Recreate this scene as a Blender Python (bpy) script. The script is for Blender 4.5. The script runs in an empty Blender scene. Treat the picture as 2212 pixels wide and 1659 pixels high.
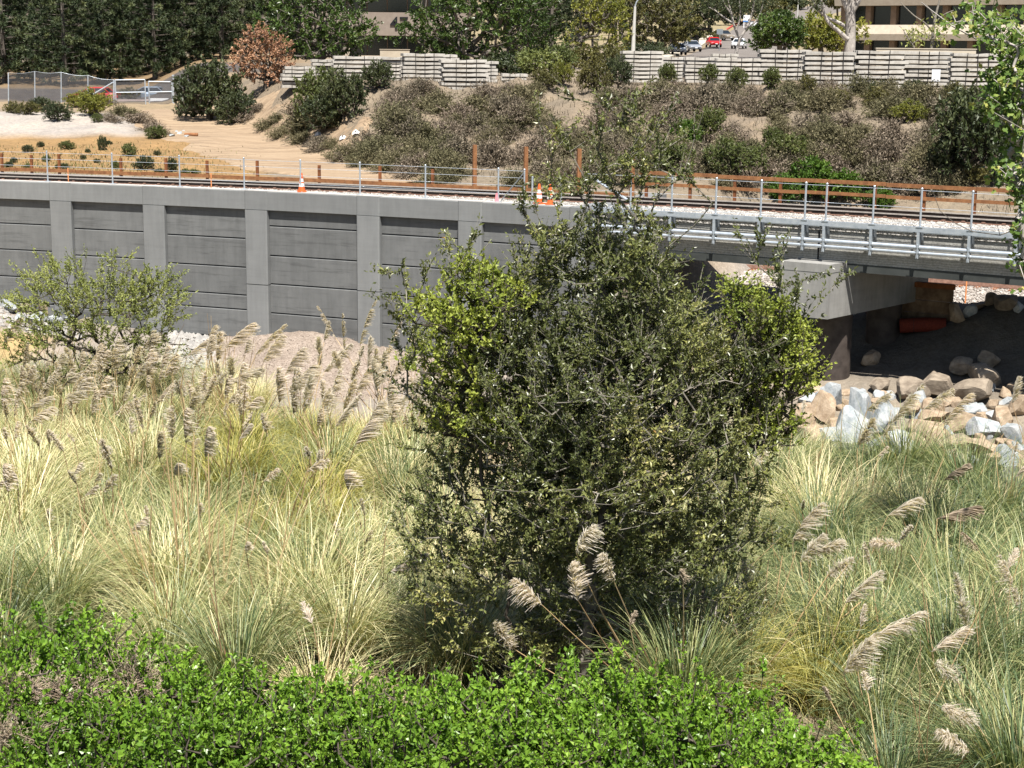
import bpy, bmesh, math
import numpy as np
from mathutils import Matrix, Vector

# ------------------------------------------------------------------ camera, sky, sun, exposure
SC = bpy.context.scene
COL = SC.collection
FPX, PITCH, ROLL, CAMZ = 3600.0, math.atan(0.2), -0.0103, 5.45      # focal length for a 2212 px wide picture
Fv = np.array([0, math.cos(PITCH), -math.sin(PITCH)])
_R0 = np.array([1.0, 0, 0]); _D0 = np.array([0, -math.sin(PITCH), -math.cos(PITCH)])
Rv = _R0*math.cos(ROLL) + _D0*math.sin(ROLL)
Dv = _D0*math.cos(ROLL) - _R0*math.sin(ROLL)
CAM = np.array([0, 0, CAMZ])
cd = bpy.data.cameras.new('camera'); cam = bpy.data.objects.new('camera', cd); COL.objects.link(cam)
cd.sensor_width = 36; cd.lens = FPX/2212*36; cd.clip_start = 0.5; cd.clip_end = 3000
M = Matrix.Identity(4)
for i in range(3):
    M[i][0] = Rv[i]; M[i][1] = -Dv[i]; M[i][2] = -Fv[i]; M[i][3] = CAM[i]
cam.matrix_world = M
SC.camera = cam

SUN_EL = math.radians(64); SUN_DIR = np.array([0.13, -0.99, 0]); SUN_DIR = SUN_DIR/np.linalg.norm(SUN_DIR)   # towards the sun, seen from the ground
w = bpy.data.worlds.new('World'); SC.world = w; w.use_nodes = True
nt = w.node_tree; nt.nodes.clear()
sky = nt.nodes.new('ShaderNodeTexSky'); sky.sky_type = 'NISHITA'; sky.sun_disc = False
sky.sun_elevation = SUN_EL; sky.sun_rotation = math.atan2(SUN_DIR[0], SUN_DIR[1])
sky.air_density = 1.0; sky.dust_density = 1.0
bg = nt.nodes.new('ShaderNodeBackground'); bg.inputs[1].default_value = 0.05
wo = nt.nodes.new('ShaderNodeOutputWorld')
nt.links.new(sky.outputs[0], bg.inputs[0]); nt.links.new(bg.outputs[0], wo.inputs[0])
sl = bpy.data.lights.new('sun', 'SUN'); sl.energy = 5.0; sl.angle = math.radians(0.53); sl.color = (1.0, 0.955, 0.89)
so = bpy.data.objects.new('sun', sl); COL.objects.link(so)
d = Vector((-SUN_DIR[0]*math.cos(SUN_EL), -SUN_DIR[1]*math.cos(SUN_EL), -math.sin(SUN_EL)))
so.rotation_euler = d.to_track_quat('-Z', 'Y').to_euler(); so.location = (0, -10, 60)
SC.view_settings.view_transform = 'Standard'; SC.view_settings.look = 'None'
SC.view_settings.exposure = 1.15; SC.view_settings.gamma = 1.0
SC.view_settings.use_curve_mapping = False
SC.render.engine = 'CYCLES'
SC.cycles.max_bounces = 4; SC.cycles.diffuse_bounces = 1; SC.cycles.glossy_bounces = 2; SC.cycles.transmission_bounces = 3; SC.cycles.transparent_max_bounces = 4

# ------------------------------------------------------------------ where things are
def ray(x, y): return (x-1106)/FPX*Rv + (y-829.5)/FPX*Dv + Fv
def P(x, y, Y):                      # point on the sight line at distance Y
    r = ray(x, y); return CAM + r*Y/r[1]
def PZ(x, y, z):                     # point on the sight line at height z
    r = ray(x, y); return CAM + r*(z-CAMZ)/r[2]
def project(q):
    v = np.asarray(q, float) - CAM; dd = v @ Fv
    return 1106+FPX*(v @ Rv)/dd, 829.5+FPX*(v @ Dv)/dd, dd

def yw(X): return 60.7 - .49*X - .005*X*X          # plan curve of the railway's front edge
_X = np.linspace(-70, 70, 2801); _S = np.concatenate([[0], np.cumsum(np.hypot(np.diff(_X), np.diff(yw(_X))))]); _S -= np.interp(0, _X, _S)
def E(s, n=0.0, z=0.0):
    s = np.asarray(s, float); X = np.interp(s, _S, _X); dd = -.49-.01*X; L = np.hypot(1, dd)
    return np.stack(np.broadcast_arrays(X-dd/L*n, yw(X)+n/L, z), -1)
def sn(X, Y):                        # inverse (approximate) of E
    X = np.asarray(X, float); Y = np.asarray(Y, float); X0 = X.copy()
    for _ in range(12):
        dd = -.49-.01*X0; X0 = X0 + .7*((X-X0) + dd*(Y-yw(X0)))/(1+dd*dd)
        X0 = np.clip(X0, -69, 69)
    dd = -.49-.01*X0; L = np.hypot(1, dd)
    return np.interp(X0, _X, _S), (-(dd)*(X-X0) + (Y-yw(X0)))/L

def sm(a, b, x): t = np.clip((x-a)/(b-a), 0, 1); return t*t*(3-2*t)
_tab = np.random.default_rng(3).random((256, 256))
def vnoise(x, y):
    xi = np.floor(x).astype(int); yi = np.floor(y).astype(int); fx = x-xi; fy = y-yi
    fx = fx*fx*(3-2*fx); fy = fy*fy*(3-2*fy)
    a = _tab[xi % 256, yi % 256]; b = _tab[(xi+1) % 256, yi % 256]; c = _tab[xi % 256, (yi+1) % 256]; e = _tab[(xi+1) % 256, (yi+1) % 256]
    return (a*(1-fx)+b*fx)*(1-fy)+(c*(1-fx)+e*fx)*fy - .5
def fbm(x, y, o=4): return sum(vnoise(x*2**i+17*i, y*2**i-9*i)/2**i for i in range(o))

def hill_z(X, Y):                    # ground behind the railway
    X = np.asarray(X, float); Y = np.asarray(Y, float)
    s, n = sn(X, Y); u = X/Y*FPX
    zl = np.interp(Y, [0, 70, 80, 90, 97, 105, 124, 150, 180, 210, 300, 500, 900], [-.3, -.3, -.05, .2, .55, 1.05, 1.35, 1.0, 2.0, 3.0, 8, 20, 60])
    far = np.interp(Y, [0, 130, 200, 265, 340, 420, 500, 560, 700, 900], [3.55, 3.6, 4.6, 6.05, 9.1, 12.6, 16.5, 22.5, 38, 60])
    rb = np.interp(n, [0, 6.2, 8.4, 11.6, 14, 20, 27, 31], [-7.5, -4.3, -3.2, -3.1, -1.6, 1.3, 3.1, 3.55])   # beside the bridge
    rw = np.interp(n, [0, 8, 11, 20, 27, 31], [-.25, -.3, .1, 1.7, 3.1, 3.55])                           # behind the wall
    zr = rw + (rb-rw)*sm(2.6, 6.5, s)
    zr = np.where(n > 31, far, zr)
    uc = np.interp(Y, [60, 70, 88, 104, 124, 160], [-100, -190, -400, -560, -680, -740])
    k = sm(-70, 90, u-uc)
    z = zl*(1-k)+zr*k
    z = z + sm(9, 14, n)*(1-sm(31, 36, n)*k)*(fbm(X*.35, Y*.35)*.7 + fbm(X*1.3+5, Y*1.3)*.30 + fbm(X*3.1, Y*3.1, 3)*.16)*np.clip(k+.25, 0, 1)
    # white spoil heap on the left
    z = z + .55*sm(0, 1, 1-np.abs((Y-101)/9))*sm(-780, -900, u)
    return z

def front_z(X, Y):                   # valley floor in front of and under the railway
    X = np.asarray(X, float); Y = np.asarray(Y, float)
    s, n = sn(X, Y)
    base = np.interp(s, [-30, -23, -20.8, -14, -7, 0, 8], [-4.9, -5.05, -5.6, -5.95, -6.3, -6.3, -6.2])
    zl = base + (-6.25-base)*sm(.5, 7, -n)
    zr = np.interp(n, [-40, -7, -5.2, -3.4, -2, 0, 3, 6, 7, 12], [-6.2, -6.2, -6.95, -6.75, -6.2, -5.7, -5.0, -4.0, -3.6, -3.3])
    k = sm(3, 8, s)
    z = zl*(1-k) + zr*k
    z = z + 1.1*np.exp(-(((X-17.2)/2.6)**2+((Y-57)/2.2)**2))
    z = z + (fbm(X*.5+3, Y*.5)*.25 + fbm(X*2.1, Y*2.1)*.08)*sm(.1, .8, np.abs(n))
    # the near bank climbs gently towards the viewer
    return z + .045*np.clip(30-Y, 0, 30)

def hit(x, y, fn=None, y0=None, y1=700.):
    r = ray(x, y); fn = fn or hill_z
    if y0 is None: y0 = 58.
    Ys = np.concatenate([np.arange(y0, 140, .25), np.arange(140, y1, 1.)]); q = CAM + np.outer(Ys/r[1], r)
    g = fn(q[:, 0], q[:, 1]); s, n = sn(q[:, 0], q[:, 1])
    ok = (q[:, 2] <= g)
    if fn is hill_z: ok &= n > 8.2
    i = int(np.argmax(ok)) if ok.any() else len(Ys)-1
    return np.array([q[i, 0], q[i, 1], g[i]])

# ------------------------------------------------------------------ object helpers
def tag(o, label=None, cat=None, group=None, kind=None):
    if label: o['label'] = label
    if cat: o['category'] = cat
    if group: o['group'] = group
    if kind: o['kind'] = kind
    return o
def g(V, F, m=0, t=None): return [(np.asarray(V, float).reshape(-1, 3), np.asarray(F, int), m, t)]
def xf(parts, loc=(0, 0, 0), rz=0, sc=1.0, rx=0, ry=0):
    R = (Matrix.Rotation(rz, 3, 'Z') @ Matrix.Rotation(ry, 3, 'Y') @ Matrix.Rotation(rx, 3, 'X')); R = np.array(R)
    return [((V*sc) @ R.T + np.asarray(loc), F, m, t) for V, F, m, t in parts]
def setm(parts, m): return [(V, F, m, t) for V, F, _, t in parts]
def make_mesh(name, parts, mats, smooth=False):
    me = bpy.data.meshes.new(name)
    Vs = []; lo = []; tot = []; mi = []; ti = []; off = 0; hast = any(p[3] is not None for p in parts)
    for V, F, m, t in parts:
        if F.ndim == 1: F = F[None]
        Vs.append(V); lo.append((F+off).ravel()); tot.append(np.full(len(F), F.shape[1])); mi.append(np.full(len(F), m)); off += len(V)
        if hast: ti.append(np.full(len(V), .5) if t is None else np.broadcast_to(t, (len(V),)))
    V = np.concatenate(Vs); lo = np.concatenate(lo); tot = np.concatenate(tot); mi = np.concatenate(mi)
    me.vertices.add(len(V)); me.vertices.foreach_set('co', V.astype(np.float32).ravel())
    me.loops.add(len(lo)); me.loops.foreach_set('vertex_index', lo.astype(np.int32))
    me.polygons.add(len(tot)); st = np.concatenate([[0], np.cumsum(tot)[:-1]])
    me.polygons.foreach_set('loop_start', st.astype(np.int32)); me.polygons.foreach_set('loop_total', tot.astype(np.int32))
    me.polygons.foreach_set('material_index', mi.astype(np.int32))
    me.polygons.foreach_set('use_smooth', np.full(len(tot), smooth))
    for mt in (mats if isinstance(mats, (list, tuple)) else [mats]): me.materials.append(mt)
    if hast:
        a = me.attributes.new('tint', 'FLOAT', 'POINT'); a.data.foreach_set('value', np.concatenate(ti).astype(np.float32))
    me.update(calc_edges=True); me.validate()
    return me
def wl(o):
    v = np.zeros(3)
    while o is not None: v = v+np.array(o.location); o = o.parent
    return v
def thing(name, label, cat, loc=(0, 0, 0), group=None):
    o = bpy.data.objects.new(name, None); COL.objects.link(o); o.location = tuple(float(v) for v in loc); o.empty_display_size = .3
    return tag(o, label, cat, group)
def part(name, parts, mats, parent=None, smooth=False, loc=None):      # parts in world coordinates; loc = origin of a top-level mesh
    off = wl(parent) if parent is not None else np.asarray(loc if loc is not None else (0, 0, 0), float)
    me = make_mesh(name, [(V-off, F, m, t) for V, F, m, t in parts], mats, smooth)
    o = bpy.data.objects.new(name, me); COL.objects.link(o)
    if parent is not None: o.parent = parent
    else: o.location = tuple(off)
    return o
def inst(name, me, parent=None, loc=(0, 0, 0), rot=(0, 0, 0), sc=1.0):   # loc is local to the parent
    o = bpy.data.objects.new(name, me); COL.objects.link(o); o.parent = parent
    o.location = tuple(float(v) for v in loc); o.rotation_euler = tuple(float(v) for v in rot)
    o.scale = (sc,)*3 if np.isscalar(sc) else tuple(sc)
    return o

USED = {}
def uniq(fmt, size, rank):             # the first wording nobody has yet: plain, then with the size
    for adj in ('', 'large ', 'small ', 'broad ', 'low ', 'tall ', 'narrow ')[:1] + ((('large ', 'broad ', 'tall ') if size > rank else ('small ', 'low ', 'narrow '))):
        lb = fmt.replace('@', adj)
        if lb not in USED: break
    USED[lb] = 1; return lb.strip()
def near(cols, x): return min(cols, key=lambda c: abs(c[0]-x))[1]
def band(rows, y):
    for lim, nm in rows:
        if y < lim: return nm
    return rows[-1][1]

# ------------------------------------------------------------------ shapes
_BF = np.array([[0, 3, 2, 1], [4, 5, 6, 7], [0, 1, 5, 4], [1, 2, 6, 5], [2, 3, 7, 6], [3, 0, 4, 7]])
def box(c, s, rz=0, m=0):
    x, y, z = np.asarray(s)/2
    V = np.array([[-x, -y, -z], [x, -y, -z], [x, y, -z], [-x, y, -z], [-x, -y, z], [x, -y, z], [x, y, z], [-x, y, z]])
    ca, sa = math.cos(rz), math.sin(rz); V = V @ np.array([[ca, sa, 0], [-sa, ca, 0], [0, 0, 1]])
    return g(V+np.asarray(c), _BF, m)
def prism(A, B, m=0):                 # two matching polygons
    A = np.asarray(A, float); B = np.asarray(B, float); n = len(A); i = np.arange(n)
    q = np.stack([i, (i+1) % n, (i+1) % n+n, i+n], 1)
    V = np.concatenate([A, B])
    return g(V, q, m) + g(A, i[::-1].copy(), m) + g(B, i, m)
def vprism(poly, z0, z1, m=0):        # polygon in (s, n), upright
    p = np.asarray(poly, float); return prism(E(p[:, 0], p[:, 1], z0), E(p[:, 0], p[:, 1], z1), m)
def sweep(s0, s1, prof, m=0, step=.8, zf=None):
    prof = np.asarray(prof, float); ns = max(2, int(abs(s1-s0)/step)+2); ss = np.linspace(s0, s1, ns); k = len(prof)
    V = np.concatenate([E(s, prof[:, 0], prof[:, 1]+(zf(s) if zf else 0)) for s in ss])
    a = (np.arange(ns-1)[:, None]*k + np.arange(k)[None]).ravel(); b = (np.arange(ns-1)[:, None]*k + (np.arange(k)[None]+1) % k).ravel()
    return g(V, np.stack([a, b, b+k, a+k], 1), m) + g(V[:k], np.arange(k)[::-1].copy(), m) + g(V[-k:], np.arange(k), m)
def segs(A, B, ra, rb, n=5, m=0, t=None):     # many tapered rods at once
    A = np.asarray(A, float).reshape(-1, 3); B = np.asarray(B, float).reshape(-1, 3); N = len(A)
    ra = np.broadcast_to(ra, (N,)); rb = np.broadcast_to(rb, (N,))
    d = B-A; d = d/np.maximum(np.linalg.norm(d, axis=1, keepdims=True), 1e-9)
    h = np.where(np.abs(d[:, 2:3]) < .9, np.array([[0, 0, 1.]]), np.array([[1., 0, 0]]))
    x = np.cross(d, h); x /= np.linalg.norm(x, axis=1, keepdims=True); y = np.cross(d, x)
    an = np.arange(n)/n*2*np.pi; o = x[:, None]*np.cos(an)[None, :, None] + y[:, None]*np.sin(an)[None, :, None]
    V = np.concatenate([A[:, None]+o*ra[:, None, None], B[:, None]+o*rb[:, None, None]], 1).reshape(-1, 3)
    i = np.arange(n); f = np.stack([i, (i+1) % n, (i+1) % n+n, i+n], 1)
    F = (np.arange(N)[:, None, None]*2*n + f[None]).reshape(-1, 4)
    if t is not None: t = np.repeat(np.broadcast_to(t, (N,)), 2*n)
    return g(V, F, m, t)
def tube(pts, r, n=8, m=0, cap=True):
    pts = np.asarray(pts, float); k = len(pts); r = np.broadcast_to(r, (k,))
    d = np.gradient(pts, axis=0); d /= np.linalg.norm(d, axis=1, keepdims=True)
    h = np.array([0, 0, 1.]) if abs(d[0, 2]) < .8 else np.array([1., 0, 0])
    x = np.cross(d, h); x /= np.linalg.norm(x, axis=1, keepdims=True); y = np.cross(d, x)
    an = np.arange(n)/n*2*np.pi
    V = (pts[:, None] + (x[:, None]*np.cos(an)[None, :, None]+y[:, None]*np.sin(an)[None, :, None])*r[:, None, None]).reshape(-1, 3)
    a = (np.arange(k-1)[:, None]*n+np.arange(n)[None]).ravel(); b = (np.arange(k-1)[:, None]*n+(np.arange(n)[None]+1) % n).ravel()
    out = g(V, np.stack([a, b, b+n, a+n], 1), m)
    if cap: out += g(V[:n], np.arange(n)[::-1].copy(), m) + g(V[-n:], np.arange(n), m)
    return out
def lathe(prof, c=(0, 0, 0), n=16, m=0):
    prof = np.asarray(prof, float); an = np.arange(n)/n*2*np.pi; k = len(prof)
    V = np.stack([prof[:, 0:1]*np.cos(an), prof[:, 0:1]*np.sin(an), np.repeat(prof[:, 1:2], n, 1)], -1).reshape(-1, 3)+np.asarray(c)
    a = (np.arange(k-1)[:, None]*n+np.arange(n)[None]).ravel(); b = (np.arange(k-1)[:, None]*n+(np.arange(n)[None]+1) % n).ravel()
    return g(V, np.stack([a, b, b+n, a+n], 1), m)
def unit(v): return v/np.maximum(np.linalg.norm(v, axis=-1, keepdims=True), 1e-9)
def rdir(rng, N): return unit(rng.normal(size=(N, 3)))
def leaves(p, d, L, W, rng, fold=.25, m=0, tint=None):   # diamond leaf folded on its midrib, two triangles
    N = len(p); L = np.broadcast_to(L, (N,))[:, None]; W = np.broadcast_to(W, (N,))[:, None]
    d = unit(d); s = unit(np.cross(d, rdir(rng, N)*.85+np.array([0, -.25, .8]))); nn = np.cross(s, d)
    mid = p+d*L*.45
    V = np.stack([p, mid+s*W/2+nn*W*fold, p+d*L-nn*L*.08, mid-s*W/2+nn*W*fold], 1).reshape(-1, 3)
    b = np.arange(N)[:, None]*4
    F = np.concatenate([b+np.array([[0, 1, 2]]), b+np.array([[0, 2, 3]])])
    t = rng.random(N) if tint is None else tint
    return g(V, F, m, np.repeat(t, 4))
def ribbons(Pts, side, W, m=0, t=None):       # Pts (N,k,3), side (N,3), W (N,k)
    N, k, _ = Pts.shape
    V = np.stack([Pts-side[:, None]*W[..., None]/2, Pts+side[:, None]*W[..., None]/2], 2).reshape(-1, 3)
    i = np.arange(k-1)*2; f = np.stack([i, i+1, i+3, i+2], 1)
    F = (np.arange(N)[:, None, None]*2*k+f[None]).reshape(-1, 4)
    return g(V, F, m, None if t is None else np.repeat(t, 2*k))

# ------------------------------------------------------------------ materials
AL = .81          # common trim of the mineral and painted surfaces
def nodes(name):
    mt = bpy.data.materials.new(name); mt.use_nodes = True; n = mt.node_tree; b = n.nodes['Principled BSDF']
    return mt, n, b
def noise(n, scale, detail=5, rough=.6, coord='Object', vec=None):
    tx = n.nodes.new('ShaderNodeTexNoise'); tx.inputs['Scale'].default_value = scale; tx.inputs['Detail'].default_value = detail; tx.inputs['Roughness'].default_value = rough
    if vec is None:
        tc = n.nodes.new('ShaderNodeTexCoord'); vec = tc.outputs[coord]
    n.links.new(vec, tx.inputs['Vector']); return tx
def ramp(n, src, stops):
    r = n.nodes.new('ShaderNodeValToRGB'); e = r.color_ramp.elements
    while len(e) < len(stops): e.new(.5)
    for q, (p_, c) in zip(e, stops): q.position = p_; q.color = (*c, 1)
    n.links.new(src, r.inputs[0]); return r
def mixc(n, a, b, fac, mode='MIX'):
    mx = n.nodes.new('ShaderNodeMix'); mx.data_type = 'RGBA'; mx.blend_type = mode
    for i, v in ((0, fac), (6, a), (7, b)):
        if isinstance(v, (int, float)): mx.inputs[i].default_value = v
        elif isinstance(v, tuple): mx.inputs[i].default_value = (*v, 1)
        else: n.links.new(v, mx.inputs[i])
    return mx.outputs[2]
def bump(n, b, src, strength, dist):
    bp = n.nodes.new('ShaderNodeBump'); bp.inputs['Strength'].default_value = strength; bp.inputs['Distance'].default_value = dist
    n.links.new(src, bp.inputs['Height']); n.links.new(bp.outputs[0], b.inputs['Normal'])
def pmat(name, c1, c2, scale=3., rough=.8, bstr=0., bscale=40., bdist=.02, metal=0., spec=.3, coord='Object', lo=.35, hi=.65, fine=None, rnd=0.):
    c1, c2 = (tuple(v*AL for v in c) for c in (c1, c2)); mt, n, b = nodes(name)
    tx = noise(n, scale, coord=coord); r = ramp(n, tx.outputs['Fac'], [(lo, c1), (hi, c2)]); col = r.outputs[0]
    if fine:
        f = noise(n, fine[0], 4, .7, coord); rr = ramp(n, f.outputs['Fac'], [(.3, (1-fine[1],)*3), (.7, (1+fine[1],)*3)])
        col = mixc(n, col, rr.outputs[0], 1.0, 'MULTIPLY')
    if rnd:
        oi = n.nodes.new('ShaderNodeObjectInfo'); rr = ramp(n, oi.outputs['Random'], [(0, (1-rnd,)*3), (1, (1+rnd,)*3)])
        col = mixc(n, col, rr.outputs[0], 1.0, 'MULTIPLY')
    n.links.new(col, b.inputs['Base Color'])
    b.inputs['Roughness'].default_value = rough; b.inputs['Metallic'].default_value = metal; b.inputs['Specular IOR Level'].default_value = spec
    if bstr: bump(n, b, noise(n, bscale, 6, .65, coord).outputs['Fac'], bstr, bdist)
    return mt
def leafmat(name, stops, transl=.3, rough=.5, spec=.35, rnd=.12):
    mt, n, b = nodes(name)
    at = n.nodes.new('ShaderNodeAttribute'); at.attribute_name = 'tint'
    r = ramp(n, at.outputs['Fac'], stops); col = r.outputs[0]
    if rnd:
        oi = n.nodes.new('ShaderNodeObjectInfo'); rr = ramp(n, oi.outputs['Random'], [(0, (1-rnd, 1-rnd*.8, 1-rnd)), (1, (1+rnd, 1+rnd*.8, 1+rnd))])
        col = mixc(n, col, rr.outputs[0], 1.0, 'MULTIPLY')
    n.links.new(col, b.inputs['Base Color']); b.inputs['Roughness'].default_value = rough; b.inputs['Specular IOR Level'].default_value = spec
    if transl:
        tr = n.nodes.new('ShaderNodeBsdfTranslucent'); n.links.new(mixc(n, col, (1.25, 1.2, .7), 1.0, 'MULTIPLY'), tr.inputs[0])
        ms = n.nodes.new('ShaderNodeMixShader'); ms.inputs[0].default_value = transl
        n.links.new(b.outputs[0], ms.inputs[1]); n.links.new(tr.outputs[0], ms.inputs[2])
        n.links.new(ms.outputs[0], n.nodes['Material Output'].inputs[0])
    return mt

MT = {}
MT['panel0'] = pmat('wall_panel_concrete', (.165, .17, .168), (.215, .22, .215), 1.3, .75, .25, 30, .01, fine=(9, .10), rnd=.05)
def panel_mat(name, c1, c2, amt, hamt):
    c1, c2 = (tuple(v*AL for v in c) for c in (c1, c2))
    mt, n, b = nodes(name); tc = n.nodes.new('ShaderNodeTexCoord')
    mp = n.nodes.new('ShaderNodeMapping'); mp.inputs['Scale'].default_value = (2.2, 2.2, .28); n.links.new(tc.outputs['Object'], mp.inputs[0])
    mh = n.nodes.new('ShaderNodeMapping'); mh.inputs['Scale'].default_value = (.35, .35, 5.0); n.links.new(tc.outputs['Object'], mh.inputs[0])
    a = noise(n, 1.2, 5, .6); st = noise(n, 2.0, 5, .65, vec=mp.outputs[0]); hz = noise(n, 1.6, 5, .7, vec=mh.outputs[0])
    c = ramp(n, a.outputs['Fac'], [(.3, c1), (.7, c2)]).outputs[0]
    c = mixc(n, c, ramp(n, st.outputs['Fac'], [(.35, (1-amt,)*3), (.6, (1.04, 1.04, 1.04))]).outputs[0], 1.0, 'MULTIPLY')
    c = mixc(n, c, ramp(n, hz.outputs['Fac'], [(.36, (1-hamt,)*3), (.46, (1, 1, 1)), (.7, (1.05, 1.05, 1.05))]).outputs[0], 1.0, 'MULTIPLY')
    oi = n.nodes.new('ShaderNodeObjectInfo'); c = mixc(n, c, ramp(n, oi.outputs['Random'], [(0, (.90, .90, .90)), (1, (1.08, 1.08, 1.08))]).outputs[0], 1.0, 'MULTIPLY')
    n.links.new(c, b.inputs['Base Color']); b.inputs['Roughness'].default_value = .8; bump(n, b, noise(n, 30, 5).outputs['Fac'], .2, .01); return mt
MT['panel'] = panel_mat('weathered_wall_panel', (.128, .132, .131), (.168, .172, .170), .11, .24)
MT['painted'] = panel_mat('painted_grey_concrete', (.192, .198, .196), (.216, .222, .220), .07, .04)
MT['capwhite'] = pmat('coping_top_concrete', (.45, .43, .40), (.56, .54, .51), 4, .8)
MT['pier'] = panel_mat('pier_concrete', (.25, .245, .23), (.33, .325, .305), .16, .06)
MT['galv'] = pmat('galvanised_steel', (.50, .56, .62), (.66, .71, .76), 6, .42, 0, metal=.55, spec=.5)
MT['galvdark'] = pmat('weathered_galvanised_plate', (.22, .25, .27), (.32, .35, .37), 4, .55, 0, metal=.4)
MT['rust'] = pmat('weathering_timber', (.20, .085, .035), (.33, .15, .06), 5, .8, .3, 60, .01, fine=(25, .15))
MT['rustdark'] = pmat('dark_weathering_post', (.15, .055, .02), (.28, .10, .035), 5, .85, .3, 60, .01)
MT['rail'] = pmat('rusty_rail_steel', (.16, .085, .06), (.26, .15, .11), 10, .7, 0)
MT['railhead'] = pmat('worn_rail_head', (.45, .40, .36), (.58, .52, .46), 10, .35, 0, metal=.5)
MT['railweb'] = pmat('dark_rail_web', (.018, .012, .01), (.035, .024, .018), 10, .9, 0)  # near black: shade below the rail head put into the colour, plus dirt
MT['tieconc'] = pmat('concrete_tie', (.35, .325, .285), (.48, .455, .41), 3, .85, .3, 30, .01, fine=(14, .08), rnd=.12)
MT['gap_shade_spacer'] = pmat('dark_gap_shade_timber', (.03, .025, .02), (.07, .055, .04), 5, .9)
MT['strap'] = pmat('black_strap', (.02, .02, .02), (.04, .035, .03), 5, .7)
MT['coneor'] = pmat('cone_orange', (.75, .12, .03), (.85, .16, .04), 5, .5)
MT['conewh'] = pmat('cone_reflective_white', (.75, .75, .74), (.85, .85, .84), 5, .4)
MT['pink'] = pmat('pink_ribbon', (.85, .25, .30), (.9, .35, .38), 5, .6)
MT['stakeor'] = pmat('orange_painted_stake', (.75, .27, .10), (.85, .36, .14), 5, .8)
MT['girder'] = None
MT['water'] = None
MT['bark'] = pmat('grey_brown_bark', (.09, .075, .06), (.19, .165, .14), 6, .9, .5, 30, .02)
MT['twig'] = pmat('pale_twig_bark', (.15, .135, .11), (.30, .275, .23), 4, .85)
MT['darktwig'] = pmat('dark_stem_bark', (.05, .042, .03), (.11, .09, .07), 6, .9)
MT['eucbark'] = pmat('smooth_pale_bark', (.30, .27, .24), (.48, .44, .40), 2, .8, fine=(6, .15))
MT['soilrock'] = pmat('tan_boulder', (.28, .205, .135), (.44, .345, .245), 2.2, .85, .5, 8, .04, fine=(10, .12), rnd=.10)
MT['bluerock'] = pmat('pale_blue_grey_boulder', (.25, .28, .295), (.46, .47, .465), 1.8, .85, .5, 8, .04, fine=(10, .14), rnd=.10)
MT['steel'] = pmat('shade_dark_weathered_steel', (.045, .035, .03), (.085, .068, .058), 3, .7)  # rusty brown column steel, darkened to deepen the shade under the bridge
MT['cobble'] = pmat('pale_cobble', (.24, .235, .225), (.46, .43, .39), 1.5, .9, lo=.3, hi=.7)
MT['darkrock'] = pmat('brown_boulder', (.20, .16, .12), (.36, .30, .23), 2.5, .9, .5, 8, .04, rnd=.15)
MT['redpipe'] = pmat('red_orange_netting', (.13, .02, .012), (.22, .04, .02), 20, .85, .6, 60, .02)
MT['cream'] = pmat('cream_stucco', (.47, .40, .31), (.54, .47, .37), 2, .85, .1, 60, .01)
MT['tanstucco'] = pmat('tan_stucco', (.23, .155, .10), (.30, .21, .14), 2, .85)
MT['brownfascia'] = pmat('brown_fascia', (.25, .205, .17), (.29, .24, .20), 2, .85)
MT['black'] = pmat('black_numeral', (.01, .01, .012), (.015, .015, .018), 2, .5)
MT['white'] = pmat('white_paint', (.75, .76, .78), (.82, .82, .83), 2, .5)
MT['blue'] = pmat('blue_paint', (.08, .22, .55), (.1, .27, .62), 2, .5)
MT['redkerb'] = pmat('red_painted_kerb', (.45, .05, .04), (.55, .08, .06), 2, .7)
MT['asphalt'] = pmat('sun_bleached_asphalt', (.15, .13, .115), (.20, .178, .158), .6, .9, .1, 30, .01, fine=(8, .06))
MT['sidewalk'] = pmat('sidewalk_concrete', (.50, .44, .34), (.58, .52, .42), 1, .9)
MT['lagging'] = pmat('rusty_lagging_timber', (.12, .075, .045), (.26, .18, .11), 3, .9, .3, 40, .01)
MT['poleconc'] = pmat('lamp_pole_concrete', (.48, .47, .43), (.56, .55, .51), 2, .7)
MT['wood'] = pmat('pale_wood_pole', (.30, .25, .17), (.38, .32, .22), 3, .85)
MT['chain'] = None
MT['barrier'] = pmat('dusty_concrete_barrier', (.42, .33, .30), (.52, .43, .40), 2, .9)
MT['tyre'] = pmat('tyre_rubber', (.012, .012, .012), (.022, .022, .022), 9, .8)
MT['rim'] = pmat('wheel_rim', (.45, .45, .47), (.6, .6, .62), 9, .35, metal=.6)
MT['lamp'] = pmat('headlamp_lens', (.7, .72, .75), (.8, .82, .85), 9, .15)
MT['taillamp'] = pmat('tail_lamp_red', (.5, .02, .02), (.6, .03, .03), 9, .2)
def paint(name, c, metal=0.): return pmat(name, tuple(v*.95 for v in c), tuple(min(1, v*1.05) for v in c), 2, .25, metal=metal, spec=.5)
MT['carred'] = paint('red_car_paint', (.62, .02, .02)); MT['carsilver'] = paint('silver_car_paint', (.36, .38, .42), .3)
MT['carwhite'] = paint('white_car_paint', (.78, .79, .8)); MT['cartan'] = paint('tan_car_paint', (.33, .28, .22), .2)
MT['carblue'] = paint('grey_blue_car_paint', (.30, .36, .44), .3)
def glassmat(name, c, rough):
    mt, n, b = nodes(name); tx = noise(n, 1.5); r = ramp(n, tx.outputs['Fac'], [(.3, c), (.7, tuple(v*1.5 for v in c))]); n.links.new(r.outputs[0], b.inputs['Base Color'])
    b.inputs['Roughness'].default_value = rough; b.inputs['Specular IOR Level'].default_value = .8; return mt
MT['glass'] = glassmat('dark_tinted_glass', (.006, .008, .009), .12); MT['carglass'] = glassmat('car_glass', (.012, .016, .02), .08)

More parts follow.
